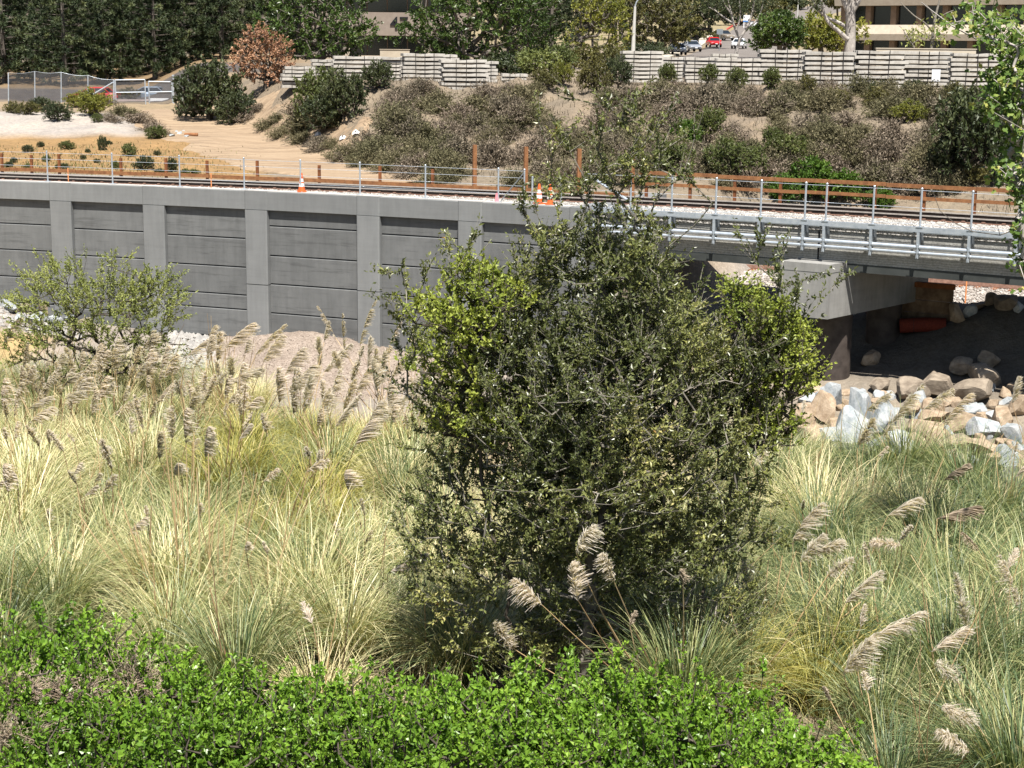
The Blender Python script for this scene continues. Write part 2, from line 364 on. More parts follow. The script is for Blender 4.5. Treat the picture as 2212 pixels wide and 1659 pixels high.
def girder_mat():
    mt, n, b = nodes('textured_girder_face')
    tc = n.nodes.new('ShaderNodeTexCoord'); geo = n.nodes.new('ShaderNodeNewGeometry')
    f = noise(n, 14, 5, .7); f2 = noise(n, 1.0, 4, .6)
    wv = n.nodes.new('ShaderNodeTexWave'); wv.wave_type = 'BANDS'; wv.bands_direction = 'Z'; wv.inputs['Scale'].default_value = 4.0; wv.inputs['Distortion'].default_value = 3.0; wv.inputs['Detail'].default_value = 3
    n.links.new(tc.outputs['Object'], wv.inputs[0])
    c = ramp(n, f.outputs['Fac'], [(.3, (.20, .195, .175)), (.7, (.37, .365, .335))]).outputs[0]
    c = mixc(n, c, ramp(n, f2.outputs['Fac'], [(.3, (.8, .8, .8)), (.7, (1.15, 1.15, 1.15))]).outputs[0], 1.0, 'MULTIPLY')
    c = mixc(n, c, ramp(n, wv.outputs['Fac'], [(.2, (.85, .85, .86)), (.8, (1.1, 1.1, 1.1))]).outputs[0], 1.0, 'MULTIPLY')
    n.links.new(c, b.inputs['Base Color']); b.inputs['Roughness'].default_value = .8
    bump(n, b, f.outputs['Fac'], .6, .03); return mt
MT['girder'] = girder_mat()
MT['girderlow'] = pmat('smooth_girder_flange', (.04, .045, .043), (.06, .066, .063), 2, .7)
def water_mat():
    mt, n, b = nodes('creek_water'); tx = noise(n, 3, 5, .6)
    n.links.new(ramp(n, tx.outputs['Fac'], [(.3, (.035, .035, .02)), (.7, (.07, .07, .04))]).outputs[0], b.inputs['Base Color'])
    b.inputs['Roughness'].default_value = .08; b.inputs['Specular IOR Level'].default_value = .5; bump(n, b, noise(n, 9, 4).outputs['Fac'], .25, .03); return mt
MT['water'] = water_mat()
def soil_mat(name, bs=.6):
    mt, n, b = nodes(name)
    at = n.nodes.new('ShaderNodeAttribute'); at.attribute_name = 'soil'
    a = noise(n, .7, 6, .65, 'Object'); f = noise(n, 5, 6, .7, 'Object'); ff = noise(n, 28, 4, .7, 'Object')
    c = mixc(n, at.outputs['Color'], ramp(n, a.outputs['Fac'], [(.25, (.72, .74, .78)), (.5, (1, 1, 1)), (.75, (1.22, 1.18, 1.12))]).outputs[0], 1.0, 'MULTIPLY')
    c = mixc(n, c, ramp(n, f.outputs['Fac'], [(.3, (.74, .73, .71)), (.55, (1.02, 1.02, 1.02)), (.8, (1.18, 1.16, 1.14))]).outputs[0], 1.0, 'MULTIPLY')
    c = mixc(n, c, ramp(n, ff.outputs['Fac'], [(.3, (.80, .79, .78)), (.7, (1.14, 1.14, 1.14))]).outputs[0], 1.0, 'MULTIPLY')
    n.links.new(c, b.inputs['Base Color']); b.inputs['Roughness'].default_value = .95; b.inputs['Specular IOR Level'].default_value = .1
    bump(n, b, f.outputs['Fac'], bs, .15); return mt
MT['soil'] = soil_mat('bare_soil'); MT['gravelpile'] = None
def gravel_mat(name, c1, c2, c3, scale):
    c1, c2, c3 = (tuple(v*AL for v in c) for c in (c1, c2, c3))
    mt, n, b = nodes(name)
    tc = n.nodes.new('ShaderNodeTexCoord'); vo = n.nodes.new('ShaderNodeTexVoronoi'); vo.inputs['Scale'].default_value = scale; n.links.new(tc.outputs['Object'], vo.inputs['Vector'])
    hs = n.nodes.new('ShaderNodeSeparateColor'); n.links.new(vo.outputs['Color'], hs.inputs[0])
    c = ramp(n, hs.outputs[0], [(0, c1), (.55, c2), (1, c3)]).outputs[0]
    a = noise(n, .8, 5, .6); c = mixc(n, c, ramp(n, a.outputs['Fac'], [(.3, (.82, .81, .80)), (.7, (1.1, 1.1, 1.1))]).outputs[0], 1.0, 'MULTIPLY')
    n.links.new(c, b.inputs['Base Color']); b.inputs['Roughness'].default_value = .95; b.inputs['Specular IOR Level'].default_value = .1
    inv = n.nodes.new('ShaderNodeMath'); inv.operation = 'SUBTRACT'; inv.inputs[0].default_value = 1; n.links.new(vo.outputs['Distance'], inv.inputs[1])
    bump(n, b, inv.outputs[0], .8, .06); return mt
MT['gravelpile'] = gravel_mat('pinkish_gravel', (.25, .20, .16), (.345, .28, .23), (.43, .36, .30), 20)
MT['ballast'] = gravel_mat('pale_ballast', (.27, .255, .23), (.47, .445, .41), (.62, .595, .56), 14)
MT['oldballast'] = gravel_mat('grey_ballast', (.22, .19, .17), (.42, .38, .34), (.60, .56, .52), 12)
def chain_mat():
    mt, n, b = nodes('chain_link_mesh')
    tc = n.nodes.new('ShaderNodeTexCoord'); f = noise(n, 1.5, 3)
    n.links.new(ramp(n, f.outputs['Fac'], [(.3, (.05, .05, .055)), (.7, (.10, .10, .105))]).outputs[0], b.inputs['Base Color']); b.inputs['Roughness'].default_value = .6
    tr = n.nodes.new('ShaderNodeBsdfTransparent'); ms = n.nodes.new('ShaderNodeMixShader'); ms.inputs[0].default_value = .5
    n.links.new(tr.outputs[0], ms.inputs[1]); n.links.new(b.outputs[0], ms.inputs[2]); n.links.new(ms.outputs[0], n.nodes['Material Output'].inputs[0]); return mt
MT['chain'] = chain_mat()

# leaves and stalks (tint picks the leaf's own colour)
MT['l_oak'] = leafmat('small_olive_leaf', [(0, (.05, .066, .022)), (.5, (.145, .165, .052)), (.8, (.29, .295, .095)), (.955, (.44, .39, .16)), (.985, (.42, .25, .09)), (1, (.5, .30, .12))], .25, .36, .5)
MT['l_front'] = leafmat('bright_green_leaf', [(0, (.07, .15, .016)), (.5, (.155, .28, .03)), (.88, (.28, .42, .055)), (1, (.42, .48, .11))], .36, .35, .35, .22)
MT['l_light'] = leafmat('yellow_green_leaf', [(0, (.15, .20, .035)), (.6, (.31, .36, .06)), (1, (.46, .47, .12))], .35, .5)
MT['l_small'] = leafmat('pale_small_leaf', [(0, (.15, .18, .05)), (.6, (.29, .32, .09)), (1, (.46, .46, .18))], .3, .5)
MT['l_syc'] = leafmat('broad_lobed_leaf', [(0, (.06, .11, .02)), (.6, (.14, .22, .045)), (.9, (.30, .36, .09)), (1, (.48, .44, .14))], .38, .45)
MT['l_dark'] = leafmat('dark_shrub_leaf', [(0, (.022, .034, .014)), (.6, (.05, .066, .027)), (1, (.105, .12, .05))], .2, .5)
MT['l_mid'] = leafmat('green_shrub_leaf', [(0, (.06, .078, .022)), (.6, (.125, .15, .045)), (1, (.23, .25, .085))], .25, .5)
MT['l_bright'] = leafmat('vivid_green_leaf', [(0, (.04, .085, .012)), (.6, (.085, .16, .022)), (1, (.17, .24, .045))], .3, .5)
MT['l_olive'] = leafmat('olive_leaf', [(0, (.06, .06, .02)), (.6, (.115, .11, .035)), (1, (.20, .18, .06))], .25, .55)
MT['l_yellow'] = leafmat('yellowing_leaf', [(0, (.10, .12, .02)), (.6, (.19, .20, .035)), (1, (.32, .30, .06))], .3, .5)
MT['l_dead'] = leafmat('dead_russet_leaf', [(0, (.22, .11, .065)), (.6, (.40, .22, .135)), (1, (.55, .34, .22))], .2, .7)
MT['l_brush'] = leafmat('dry_grey_brush', [(0, (.085, .07, .05)), (.5, (.165, .135, .10)), (1, (.30, .25, .19))], .1, .85, .1, .18)
MT['l_brush2'] = leafmat('dry_olive_brush', [(0, (.065, .06, .033)), (.5, (.125, .115, .065)), (1, (.23, .205, .12))], .12, .85, .1, .18)
MT['l_twigbrown'] = leafmat('dry_brown_twig', [(0, (.15, .11, .075)), (.5, (.27, .21, .15)), (1, (.42, .35, .27))], .1, .85, .1)
MT['l_straw'] = leafmat('dry_straw', [(0, (.26, .20, .11)), (.6, (.42, .34, .20)), (1, (.58, .48, .31))], .2, .8, .1)
MT['l_pine'] = leafmat('pine_needles', [(0, (.02, .034, .015)), (.5, (.055, .077, .032)), (1, (.16, .18, .075))], .12, .6)
MT['l_ficus'] = leafmat('glossy_tree_leaf', [(0, (.022, .045, .01)), (.6, (.06, .10, .021)), (1, (.135, .185, .046))], .22, .4)
MT['l_pampas'] = leafmat('pampas_blade', [(0, (.05, .085, .035)), (.25, (.13, .18, .075)), (.5, (.29, .315, .135)), (.75, (.52, .49, .25)), (1, (.74, .65, .40))], .3, .42, .4, .2)
MT['l_pampasgold'] = leafmat('golden_pampas_blade', [(0, (.10, .12, .035)), (.35, (.24, .24, .06)), (.7, (.44, .40, .11)), (1, (.60, .50, .19))], .3, .45, .3, .08)
MT['stalk'] = leafmat('pampas_stalk', [(0, (.17, .11, .06)), (.5, (.40, .28, .14)), (1, (.58, .44, .25))], .1, .6, .3, 0)
MT['plume'] = leafmat('pampas_plume', [(0, (.46, .41, .365)), (.5, (.63, .57, .515)), (1, (.78, .725, .67))], .55, .9, .05, .08)
MT['plumedark'] = leafmat('shaded_brown_plume', [(0, (.20, .16, .12)), (.5, (.34, .28, .21)), (1, (.48, .40, .31))], .35, .9, .05, .08)  # darker copy of the plume colour with shade put into it

# ------------------------------------------------------------------ ground, water, roads
def soil_sheet(name, V, F, C, mat):
    C = C*AL
    me = make_mesh(name, g(V, F), mat, True)
    a = me.attributes.new('soil', 'FLOAT_COLOR', 'POINT'); a.data.foreach_set('color', np.concatenate([C, np.ones((len(C), 1))], 1).astype(np.float32).ravel())
    o = bpy.data.objects.new(name, me); COL.objects.link(o); return tag(o, kind='structure')
def wallY(a, off=0.0):
    a = np.asarray(a, float)                    # X = a Y on the curve
    A = .005*a*a; B = 1+.49*a; Y = np.where(np.abs(A) < 1e-9, 60.7/B, (-B+np.sqrt(B*B+4*A*60.7))/(2*np.maximum(A, 1e-9)))
    return Y+off
def gridF(nr, nc):
    i = np.arange(nr-1)[:, None]*nc+np.arange(nc-1)[None]; i = i.ravel(); return np.stack([i, i+1, i+nc+1, i+nc], 1)
def lerp(a, b, k): return a+(b-a)*k[..., None]

aa = np.linspace(-.62, .62, 330); vv = np.linspace(0, 1, 260)
Y0 = wallY(aa, .19)
Yg = Y0[None] + (900-Y0[None])*(np.expm1(4.9*vv)/np.expm1(4.9))[:, None]
Xg = aa[None]*Yg
Zg = hill_z(Xg, Yg); sg, ng = sn(Xg, Yg); ug = Xg/Yg*FPX
tan = np.array([.25, .20, .145])
Cg = np.broadcast_to(tan, Xg.shape+(3,)).copy()
Cg = lerp(Cg, np.array([.23, .19, .14]), sm(-.1, .35, fbm(Xg*.2, Yg*.2)))
k = sm(-480, -580, ug)*sm(6, 8, ng)*(1-sm(93, 97, Yg)); Cg = lerp(Cg, np.array([.31, .20, .095]), k)
k = sm(-760, -840, ug)*sm(93, 96, Yg)*(1-sm(108, 112, Yg)); Cg = lerp(Cg, np.array([.40, .36, .32]), k)
k = sm(-500, -640, ug)*sm(112, 118, Yg)*(1-sm(126, 132, Yg)); Cg = lerp(Cg, np.array([.31, .24, .155]), k)
k = sm(-450, -600, ug)*sm(128, 134, Yg)*(1-sm(160, 164, Yg)); Cg = lerp(Cg, np.array([.11, .10, .095]), k)  # lot behind the fence: asphalt tone darkened for the trees' shade
k = sm(-350, -500, ug)*sm(160, 166, Yg); Cg = lerp(Cg, np.array([.24, .17, .10]), k)
k = sm(-500, -350, ug)*sm(118, 135, Yg)*(1-sm(215, 260, Yg)); Cg = lerp(Cg, np.array([.30, .25, .19]), k)
k = sm(240, 300, Yg); Cg = lerp(Cg, np.array([.30, .25, .15]), k)
k = sm(4, 6, sg)*(1-sm(10.5, 12, ng)); Cg = lerp(Cg, np.array([.34, .30, .26]), k)
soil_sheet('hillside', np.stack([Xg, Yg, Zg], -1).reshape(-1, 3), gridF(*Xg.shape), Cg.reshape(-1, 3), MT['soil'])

af = np.linspace(-.7, .7, 300); vf = np.linspace(0, 1, 300)
s_end, _ = sn(af*wallY(af), wallY(af)); Ye = wallY(af)+.12+8.5*sm(2.2, 4.0, s_end)
Yf = 9+(Ye[None]-9)*vf[:, None]**.8; Xf = af[None]*Yf; Zf = front_z(Xf, Yf); sf, nf = sn(Xf, Yf)
Cf = np.broadcast_to(np.array([.30, .24, .16]), Xf.shape+(3,)).copy()
Cf = lerp(Cf, np.array([.31, .27, .23]), sm(-11, -8, nf)*sm(7, 4, sf))
Cf = lerp(Cf, np.array([.44, .32, .16]), sm(-10, -7, nf)*(1-sm(-3.6, -2.4, nf))*sm(-17.5, -19, sf))
Cf = lerp(Cf, np.array([.28, .24, .19]), sm(-4, -1, nf)*sm(5, 8, sf)); Cf = lerp(Cf, np.array([.16, .14, .115]), sm(.5, 2.5, nf)*sm(5, 8, sf))  # soil under the bridge darkened: its shade is painted into the colour
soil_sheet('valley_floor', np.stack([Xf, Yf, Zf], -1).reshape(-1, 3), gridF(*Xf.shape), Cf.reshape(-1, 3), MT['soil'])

wx = np.linspace(5, 34, 30); V = np.concatenate([np.stack([wx, yw(wx)-9.5, np.full(30, -6.6)], 1), np.stack([wx, yw(wx)-2.6, np.full(30, -6.6)], 1)])
i = np.arange(29); tag(part('creek_water', g(V, np.stack([i, i+1, i+31, i+30], 1)), MT['water']), kind='structure')

def drape(name, cl, wid, mat, up=.06, sub=12, cross=7, soilc=None, edge=0.0):
    cl = np.array(cl, float); t = np.linspace(0, len(cl)-1, (len(cl)-1)*sub+1)
    c = np.stack([np.interp(t, np.arange(len(cl)), cl[:, j]) for j in range(2)], 1)
    for _ in range(6): c[1:-1] = (c[:-2]+2*c[1:-1]+c[2:])/4
    wd = np.interp(t, np.arange(len(cl)), wid if not np.isscalar(wid) else [wid]*len(cl))
    tg = unit(np.gradient(c, axis=0)); nn = np.stack([tg[:, 1], -tg[:, 0]], 1)
    k = np.linspace(-.5, .5, cross)
    q = c[:, None]+nn[:, None]*(wd[:, None]*k[None])[..., None]
    if edge: q = q + nn[:, None]*(edge*vnoise(q[..., 0]*.6, q[..., 1]*.6)*np.sign(k)[None]*(np.abs(k) > .4)[None])[..., None]*2
    z = hill_z(q[..., 0], q[..., 1])+up-(up+.12)*(np.abs(k) > .49)[None]
    V = np.concatenate([q, z[..., None]], -1).reshape(-1, 3)
    return V, gridF(*q.shape[:2]), c, nn, wd
rp = [hit(x, y)[:2] for x, y in ((352, 238), (400, 256), (470, 284), (560, 317), (660, 350), (760, 376), (880, 398))]
V, F, *_ = drape('dirt_road', rp, [7, 7.5, 8.5, 9, 8, 6.5, 4], None, .07, 14, 13, edge=.8)
def dirt_mat():
    mt, n, b = nodes('rutted_dirt'); tc = n.nodes.new('ShaderNodeTexCoord')
    mp = n.nodes.new('ShaderNodeMapping'); mp.inputs['Rotation'].default_value = (0, 0, math.radians(62)); mp.inputs['Scale'].default_value = (.12, 1.5, 1); n.links.new(tc.outputs['Object'], mp.inputs[0])
    a = noise(n, 1.6, 6, .65, vec=mp.outputs[0]); f = noise(n, 6, 5, .7)
    c = ramp(n, a.outputs['Fac'], [(.3, (.16, .11, .068)), (.5, (.25, .18, .113)), (.7, (.32, .242, .16))]).outputs[0]
    c = mixc(n, c, ramp(n, f.outputs['Fac'], [(.3, (.86, .85, .84)), (.7, (1.1, 1.1, 1.1))]).outputs[0], 1.0, 'MULTIPLY')
    n.links.new(c, b.inputs['Base Color']); b.inputs['Roughness'].default_value = .95; bump(n, b, a.outputs['Fac'], .6, .15); return mt
tag(part('dirt_road', g(V, F), dirt_mat(), smooth=True), kind='structure')

rc = [P(x, y, d)[:2] for x, y, d in ((1560, 140, 185), (1590, 125, 215), (1614, 105, 265), (1640, 75, 340), (1662, 52, 420), (1730, 35, 500), (1840, 10, 560), (1990, -10, 600))]
V, F, ctr, nrm_, wd_ = drape('street', rc, [14, 15, 15, 15, 15, 16, 16, 16], None, .12, 14, 9)
tag(part('street', g(V, F), MT['asphalt'], smooth=True), kind='structure')
def strip(name, off0, off1, up, mat, i0=0, i1=None):
    c = ctr[i0:i1]; nn = nrm_[i0:i1]; w2 = wd_[i0:i1]/2
    A = c-nn*(w2+off0)[:, None]; B = c-nn*(w2+off1)[:, None]; za = hill_z(A[:, 0], A[:, 1]); zb = hill_z(B[:, 0], B[:, 1])
    k = len(c); Vt = np.concatenate([np.c_[A, za+up], np.c_[B, zb+up], np.c_[A, za-.2]])
    i = np.arange(k-1); Fq = np.concatenate([np.stack([i, i+1, i+k+1, i+k], 1), np.stack([i+2*k, i+2*k+1, i+1, i], 1)])
    return tag(part(name, g(Vt, Fq), mat), kind='structure')
strip('kerb', 0.0, .35, .26, MT['sidewalk'], 0, 44)
strip('sidewalk', .354, 2.3, .27, MT['sidewalk'], 0, 46)
strip('red_kerb', 0.0, .35, .27, MT['redkerb'], 46, 60)

# ------------------------------------------------------------------ retaining wall
BAYS = [-33.6, -29.1, -24.75, -20.31, -16.02, -11.4, -6.49, -2.2, 2.3]; PW = .98
wall = thing('retaining_wall', 'long grey concrete panel retaining wall with pilasters below the railway', 'retaining wall', E(-10, 0, -6.3))
JO = {-24.75: [-1.74, -2.82, -3.94, -5.03], -20.31: [-1.83, -2.92, -4.04, -5.1], -16.02: [-1.88, -3.02, -4.13, -4.71, -5.85], -11.4: [-1.33, -2.49, -3.61, -4.76, -5.9], -6.49: [-1.40, -2.56, -3.70, -4.82, -5.95], -2.2: [-1.45, -2.6, -3.75, -4.85, -5.95], -29.1: [-1.7, -2.8, -3.9, -5], -33.6: [-1.7, -2.8, -3.9, -5]}
def bev(s0, s1, n0, n1, c): return [(s0, n1), (s0, n0+c), (s0+c, n0), (s1-c, n0), (s1, n0+c), (s1, n1)]
for b_i, s0 in enumerate(BAYS[:-1]):
    s1 = BAYS[b_i+1]; a, b_ = s0+PW, s1
    js = [-.60] + JO[s0] + [-7.0]
    for z1, z0 in zip(js[:-1], js[1:]):
        part('panel', sweep(a+.012, b_-.012, [(0, z0+.018), (0, z1-.06), (.05, z1-.018), (.2, z1-.018), (.2, z0+.018)]), MT['panel'], wall)
    part('coping', sweep(a+.004, b_-.004, [(-.155, -.72), (-.155, -.02), (-.135, 0), (.28, 0), (.28, -.72)]), MT['painted'], wall)
    part('coping_top', sweep(a+.004, b_-.004, [(-.10, .003), (-.10, .02), (.29, .02), (.29, .003)]), MT['capwhite'], wall)
    split = (-3.64 if s0 > -12 else -4.15)+(.0 if s0 in (-11.4, -16.02) else .05); split2 = -5.93
    for z1, z0 in ((-.735, split), (split-.03, split2), (split2-.03, -7.1)):
        part('pilaster', vprism(bev(s0, s0+PW, -.22, .1, .045), z0, z1), MT['painted'], wall)
    part('pilaster_cap', vprism(bev(s0-.012, s0+PW+.0, -.19, .28, .045), -.715, .005), MT['painted'], wall)
    part('coping_top', sweep(s0-.012, s0+PW, [(-.14, .008), (-.14, .026), (.29, .026), (.29, .008)]), MT['capwhite'], wall)
part('end_block', vprism([(2.3, -.125), (3.1, -.125), (3.1, 7), (2.3, 7)], -7, -.004), MT['painted'], wall)
part('backing', sweep(-33.5, 2.4, [(.204, -7), (.204, -.73), (.30, -.73), (.30, -7)]), MT['panel'], wall)

# ------------------------------------------------------------------ track on the fill and the bridge
def ztr(s): return np.interp(s, [-30, -20, 12, 40], [-.20, -.19, 0, .02])
tag(part('track_ballast', sweep(-34, 34, [(.40, -.32), (.40, -.045), (.8, -.03), (2.0, -.02), (5.2, -.02), (6.2, -.6)], zf=lambda s: ztr(s)+.0, step=.5), MT['ballast']), kind='structure')
rt = np.random.default_rng(21)
# loose stones standing proud along the walkway edge
def pebbles(n, fn, r0, r1, rng):
    base = np.array([[1, 0, 0], [-1, 0, 0], [0, 1, 0], [0, -1, 0], [0, 0, 1], [0, 0, -1.]]); f8 = np.array([[0, 2, 4], [2, 1, 4], [1, 3, 4], [3, 0, 4], [2, 0, 5], [1, 2, 5], [3, 1, 5], [0, 3, 5]])
    c = fn(n); r = rng.uniform(r0, r1, n)
    V = (base[None]*rng.uniform(.6, 1.25, (n, 6, 1))+rng.normal(0, .12, (n, 6, 3)))*r[:, None, None]*np.array([1, 1, .8])
    an = rng.random(n)*6.28; ca, sa = np.cos(an)[:, None], np.sin(an)[:, None]
    V = np.stack([V[..., 0]*ca-V[..., 1]*sa, V[..., 0]*sa+V[..., 1]*ca, V[..., 2]], -1)+c[:, None]
    return g(V.reshape(-1, 3), (np.arange(n)[:, None, None]*6+f8[None]).reshape(-1, 3))
def bal(n):
    s = rt.uniform(-24, 22, n); nn = rt.uniform(.44, 2.3, n); return E(s, nn, ztr(s)-.015)
tag(part('ballast_gravel', pebbles(9000, bal, .03, .065, rt), MT['ballast']), 'loose pale ballast stones beside the rails on the bridge', 'ballast', kind='stuff')
track = thing('railway_track', 'pair of rusty rails running along the wall top and bridge', 'railway track', E(0, 3.2, 0))
for n0 in (2.45, 3.95):
    part('rail', sweep(-34, 34, [(n0-.075, -.005), (n0-.075, .02), (n0-.02, .035), (n0+.02, .035), (n0+.075, .02), (n0+.075, -.005)], zf=ztr), MT['rail'], track)
    r_ = part('rail_web', sweep(-34, 34, [(n0-.018, .03), (n0-.018, .15), (n0+.018, .15), (n0+.018, .03)], zf=ztr), MT['railweb'], track)
    part('rail_head', sweep(-34, 34, [(n0-.04, .14), (n0-.04, .172), (n0-.03, .18), (n0+.03, .18), (n0+.04, .172), (n0+.04, .14)], zf=ztr), [MT['railhead']], track)
tie_me = make_mesh('tie', box((0, 0, -.115), (.24, 2.6, .23)), MT['tieconc']); clip_me = make_mesh('rail_clip', box((0, 0, .0), (.12, .07, .05)), MT['rail'])
for s in np.arange(-24, 22, .66):
    p_ = E(s, 3.2, ztr(s)+.012); X = np.interp(s, _S, _X); an = math.atan(-.49-.01*X)
    t_ = inst('tie', tie_me, track, p_-wl(track), (0, 0, an))
    for dn in (-.75-.11, -.75+.11): inst('rail_clip', clip_me, t_, (0, dn, .045))

# ------------------------------------------------------------------ bridge
br = thing('railway_bridge', 'grey girder railway bridge with galvanised walkway brackets and conduits', 'bridge', E(12, 2, -1.7))
BP = [4.6, 6.16, 7.8, 9.43, 11.0, 11.73, 13.34, 14.92, 16.57, 18.05, 19.65, 21.2]
for s0, s1 in ((3.12, 11.33), (11.39, 23.5)):
    part('girder', sweep(s0, s1, [(.45, -1.38), (.45, -.22), (4.8, -.22), (4.8, -1.38)]), MT['girder'], br)
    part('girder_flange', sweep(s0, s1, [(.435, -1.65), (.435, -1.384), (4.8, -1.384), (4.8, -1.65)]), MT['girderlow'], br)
part('walkway_deck', sweep(3.12, 23.5, [(.37, -.21), (.37, -.05), (5.0, -.05), (5.0, -.21)]), MT['galvdark'], br)
part('edge_channel', sweep(3.12, 23.5, [(-.06, -.13), (-.06, .035), (.06, .035), (.06, .02), (-.045, .02), (-.045, -.115), (.06, -.115), (.06, -.13)]), MT['galv'], br)
for n0 in (.21,): part('grating_bar', sweep(3.12, 23.5, [(n0-.012, -.03), (n0-.012, .015), (n0+.012, .015), (n0+.012, -.03)]), MT['galv'], br)
for z0, r0 in ((-.62, .075), (-.80, .062)):
    part('conduit', tube(np.array([E(s, -.06, z0) for s in np.arange(3.2, 23.5, .5)]), r0, 10), MT['galv'], br, smooth=True)
for s0 in BP:
    th = .012
    pl = [(-.05, -.13), (.448, -.13), (.448, -.62), (.30, -.40), (.16, -.45), (.09, -.62), (.05, -.96), (-.03, -.96)]
    A = [E(s0-th, n_, z_) for n_, z_ in pl]; B = [E(s0+th, n_, z_) for n_, z_ in pl]
    bk = part('bracket', prism(A, B), MT['galvdark'], br)
    part('bracket_flange', vprism([(s0-.045, -.14), (s0+.045, -.14), (s0+.045, -.125), (s0-.045, -.125)], -.98, -.135), MT['galv'], bk)
    for z0 in (-.62, -.80): part('conduit_clamp', tube(np.array([E(s0-.05, -.06, z0), E(s0+.05, -.06, z0)]), .10, 10), MT['galvdark'], bk)
    part('clamp_bolt', tube(np.array([E(s0, -.15, -.95), E(s0, -.15, -.52)]), .02, 6), MT['galv'], bk)
part('bearing', box(E(11.1, 1.4, -1.5)+np.array([0, 0, -.0]), (.5, .5, .35)), MT['pier'], br)
# pier with hammerhead cap, skewed to the bridge
pier = thing('bridge_pier', 'pale concrete pier with heavy block-ended cap under the bridge', 'bridge pier', E(12, 2, -6.2))
fl = PZ(1681, 679, -3.13); fr = PZ(1787, 690, -3.13); far_ = PZ(2003, 646, -3.13); dv = (far_-fr); fl2 = fl+dv*.97
tz = -1.32
A = np.array([fl, fr, far_, fl2]); Bp = A.copy(); Bp[:, 2] = tz
ctr_ = (A[0]+A[1])/2
def inset(poly, k): c = poly.mean(0); return c+(poly-c)*k
# short tall end block, then the long cap that stays under the girders
k1 = .16
EB = np.array([fl, fr, fr+dv*k1, fl+dv*k1]); ET = EB.copy(); ET[:, 2] = tz
cap_ = part('cap_end_block', prism(EB, ET), MT['pier'], pier)
tag_ = np.array([0, 0, .0]); pf = unit((fr-fl)[None])[0]; of = np.array([pf[1], -pf[0], 0])*.004; sd_ = unit(dv[None])[0]; os_ = np.array([sd_[1], -sd_[0], 0])*.004
for a_, b_, o_ in ((fl, fr, of), (fr, fr+dv*k1, os_)):
    q0, q1 = a_+o_, b_+o_; q0 = np.array([q0[0], q0[1], -1.62]); q1 = np.array([q1[0], q1[1], -1.62]); up_ = np.array([0, 0, .018]); part('pour_line', prism([q0, q1, q1-o_*.9, q0-o_*.9], [q0+up_, q1+up_, q1-o_*.9+up_, q0-o_*.9+up_]), MT['girderlow'], cap_)
LB = np.array([fl+dv*(k1-.001), fr+dv*(k1-.001), far_, fl2]); LT = LB.copy(); LT[:, 2] = -1.70
part('pier_cap', prism(LB, LT), MT['pier'], pier)
for q, r_ in ((.30, .62), (.80, .62)):
    c_ = (fl+fr)/2+dv*q
    part('column', lathe([(r_, -7), (r_, -3.125)], (c_[0], c_[1], 0), 20), MT['steel'], pier, smooth=True)
# ------------------------------------------------------------------ railings
def railing(name, label, ss, n0, h, s_from, s_to, zc, r=.03):
    t_ = thing(name, label, 'railing', E(np.mean(ss), n0, 0))
    for s in ss:
        c = E(s, n0, .02)
        p_ = part('post', lathe([(.0, h+.02), (.03, h+.015), (r+.008, h), (r+.008, h-.03), (r, h-.03), (r, 0)], c, 10), MT['galv'], t_, smooth=False)
        part('base_plate', box(c+np.array([0, 0, .012]), (.22, .16, .024), math.atan(-.49-.01*c[0])), MT['galv'], p_)
    for z in zc: part('cable', tube(np.array([E(s, n0, z) for s in np.linspace(s_from, s_to, 30)]), .007, 4, cap=False), MT['galv'], t_)
    return t_
pn = [PZ(x, y, 0) for x, y in ((-30, 383), (113, 392), (240, 399), (370, 407), (510, 413), (636, 418), (772, 423), (914, 430), (1070, 438.5), (1135, 440))]
ws = [float(sn(q[0], q[1])[0]) for q in pn]
wf = railing('wall_railing', 'galvanised posts and thin cables standing along the grey wall coping', ws, .08, 1.23, ws[0], ws[-1], (.33, .64, .93, 1.18))
a_, b_ = E(ws[-2]+.12, .08, .08), E(ws[-1]-.02, .08, 1.12); part('brace', tube(np.array([a_, b_]), .022, 8), MT['galvdark'], wf)
bfn = railing('bridge_railing', 'galvanised posts with cables along the bridge walkway edge', BP, 0.0, 1.25, 2.9, 21.5, (.12, .64, 1.2), .034)
a_, b_ = E(3.0, .05, 1.1), E(4.45, .05, .35); part('brace', tube(np.array([a_, b_]), .05, 8), MT['galv'], bfn)
s_ = float(sn(*PZ(1152, 441, 0)[:2])[0])
for s0 in (s_, s_+1.15): part('short_post', lathe([(0, 1.0), (.035, .98), (.035, 0)], E(s0, .08, .02), 10), MT['galv'], wf)
# timber guard fences behind the track
def timber(name, label, posts, rails, n0, ph, pm):
    t_ = thing(name, label, 'fence', E(np.mean(posts), n0, 0))
    for i_, s in enumerate(posts):
        c = E(s, n0, 0); h = ph[i_ % len(ph)]
        part('post', box((c[0], c[1], (h-.6)/2), (.10, .10, h+.6), math.atan(-.49-.01*c[0])), MT[pm], t_)
    for (s0, s1, z, hh) in rails:
        L = 3.1; s = s0
        while s < s1-.2:
            e = min(s+L, s1); dz = .012*math.sin(s*7)
            part('rail_board', sweep(s+.01, e-.01, [(n0-.09, z+dz-hh/2), (n0-.09, z+dz+hh/2), (n0-.055, z+dz+hh/2), (n0-.055, z+dz-hh/2)]), MT['rust'], t_); s = e
    return t_
timber('timber_guard_fence', 'low rust coloured timber fence with single rail behind the wall track', [-25.3, -23.9, -22.6, -19.7, -17.6, -15.7, -13.4, -10.6, -7.9, -5.6], [(-28, 2.6, .11, .15)], 4.5, (.80, .76, .83, .74), 'rustdark')
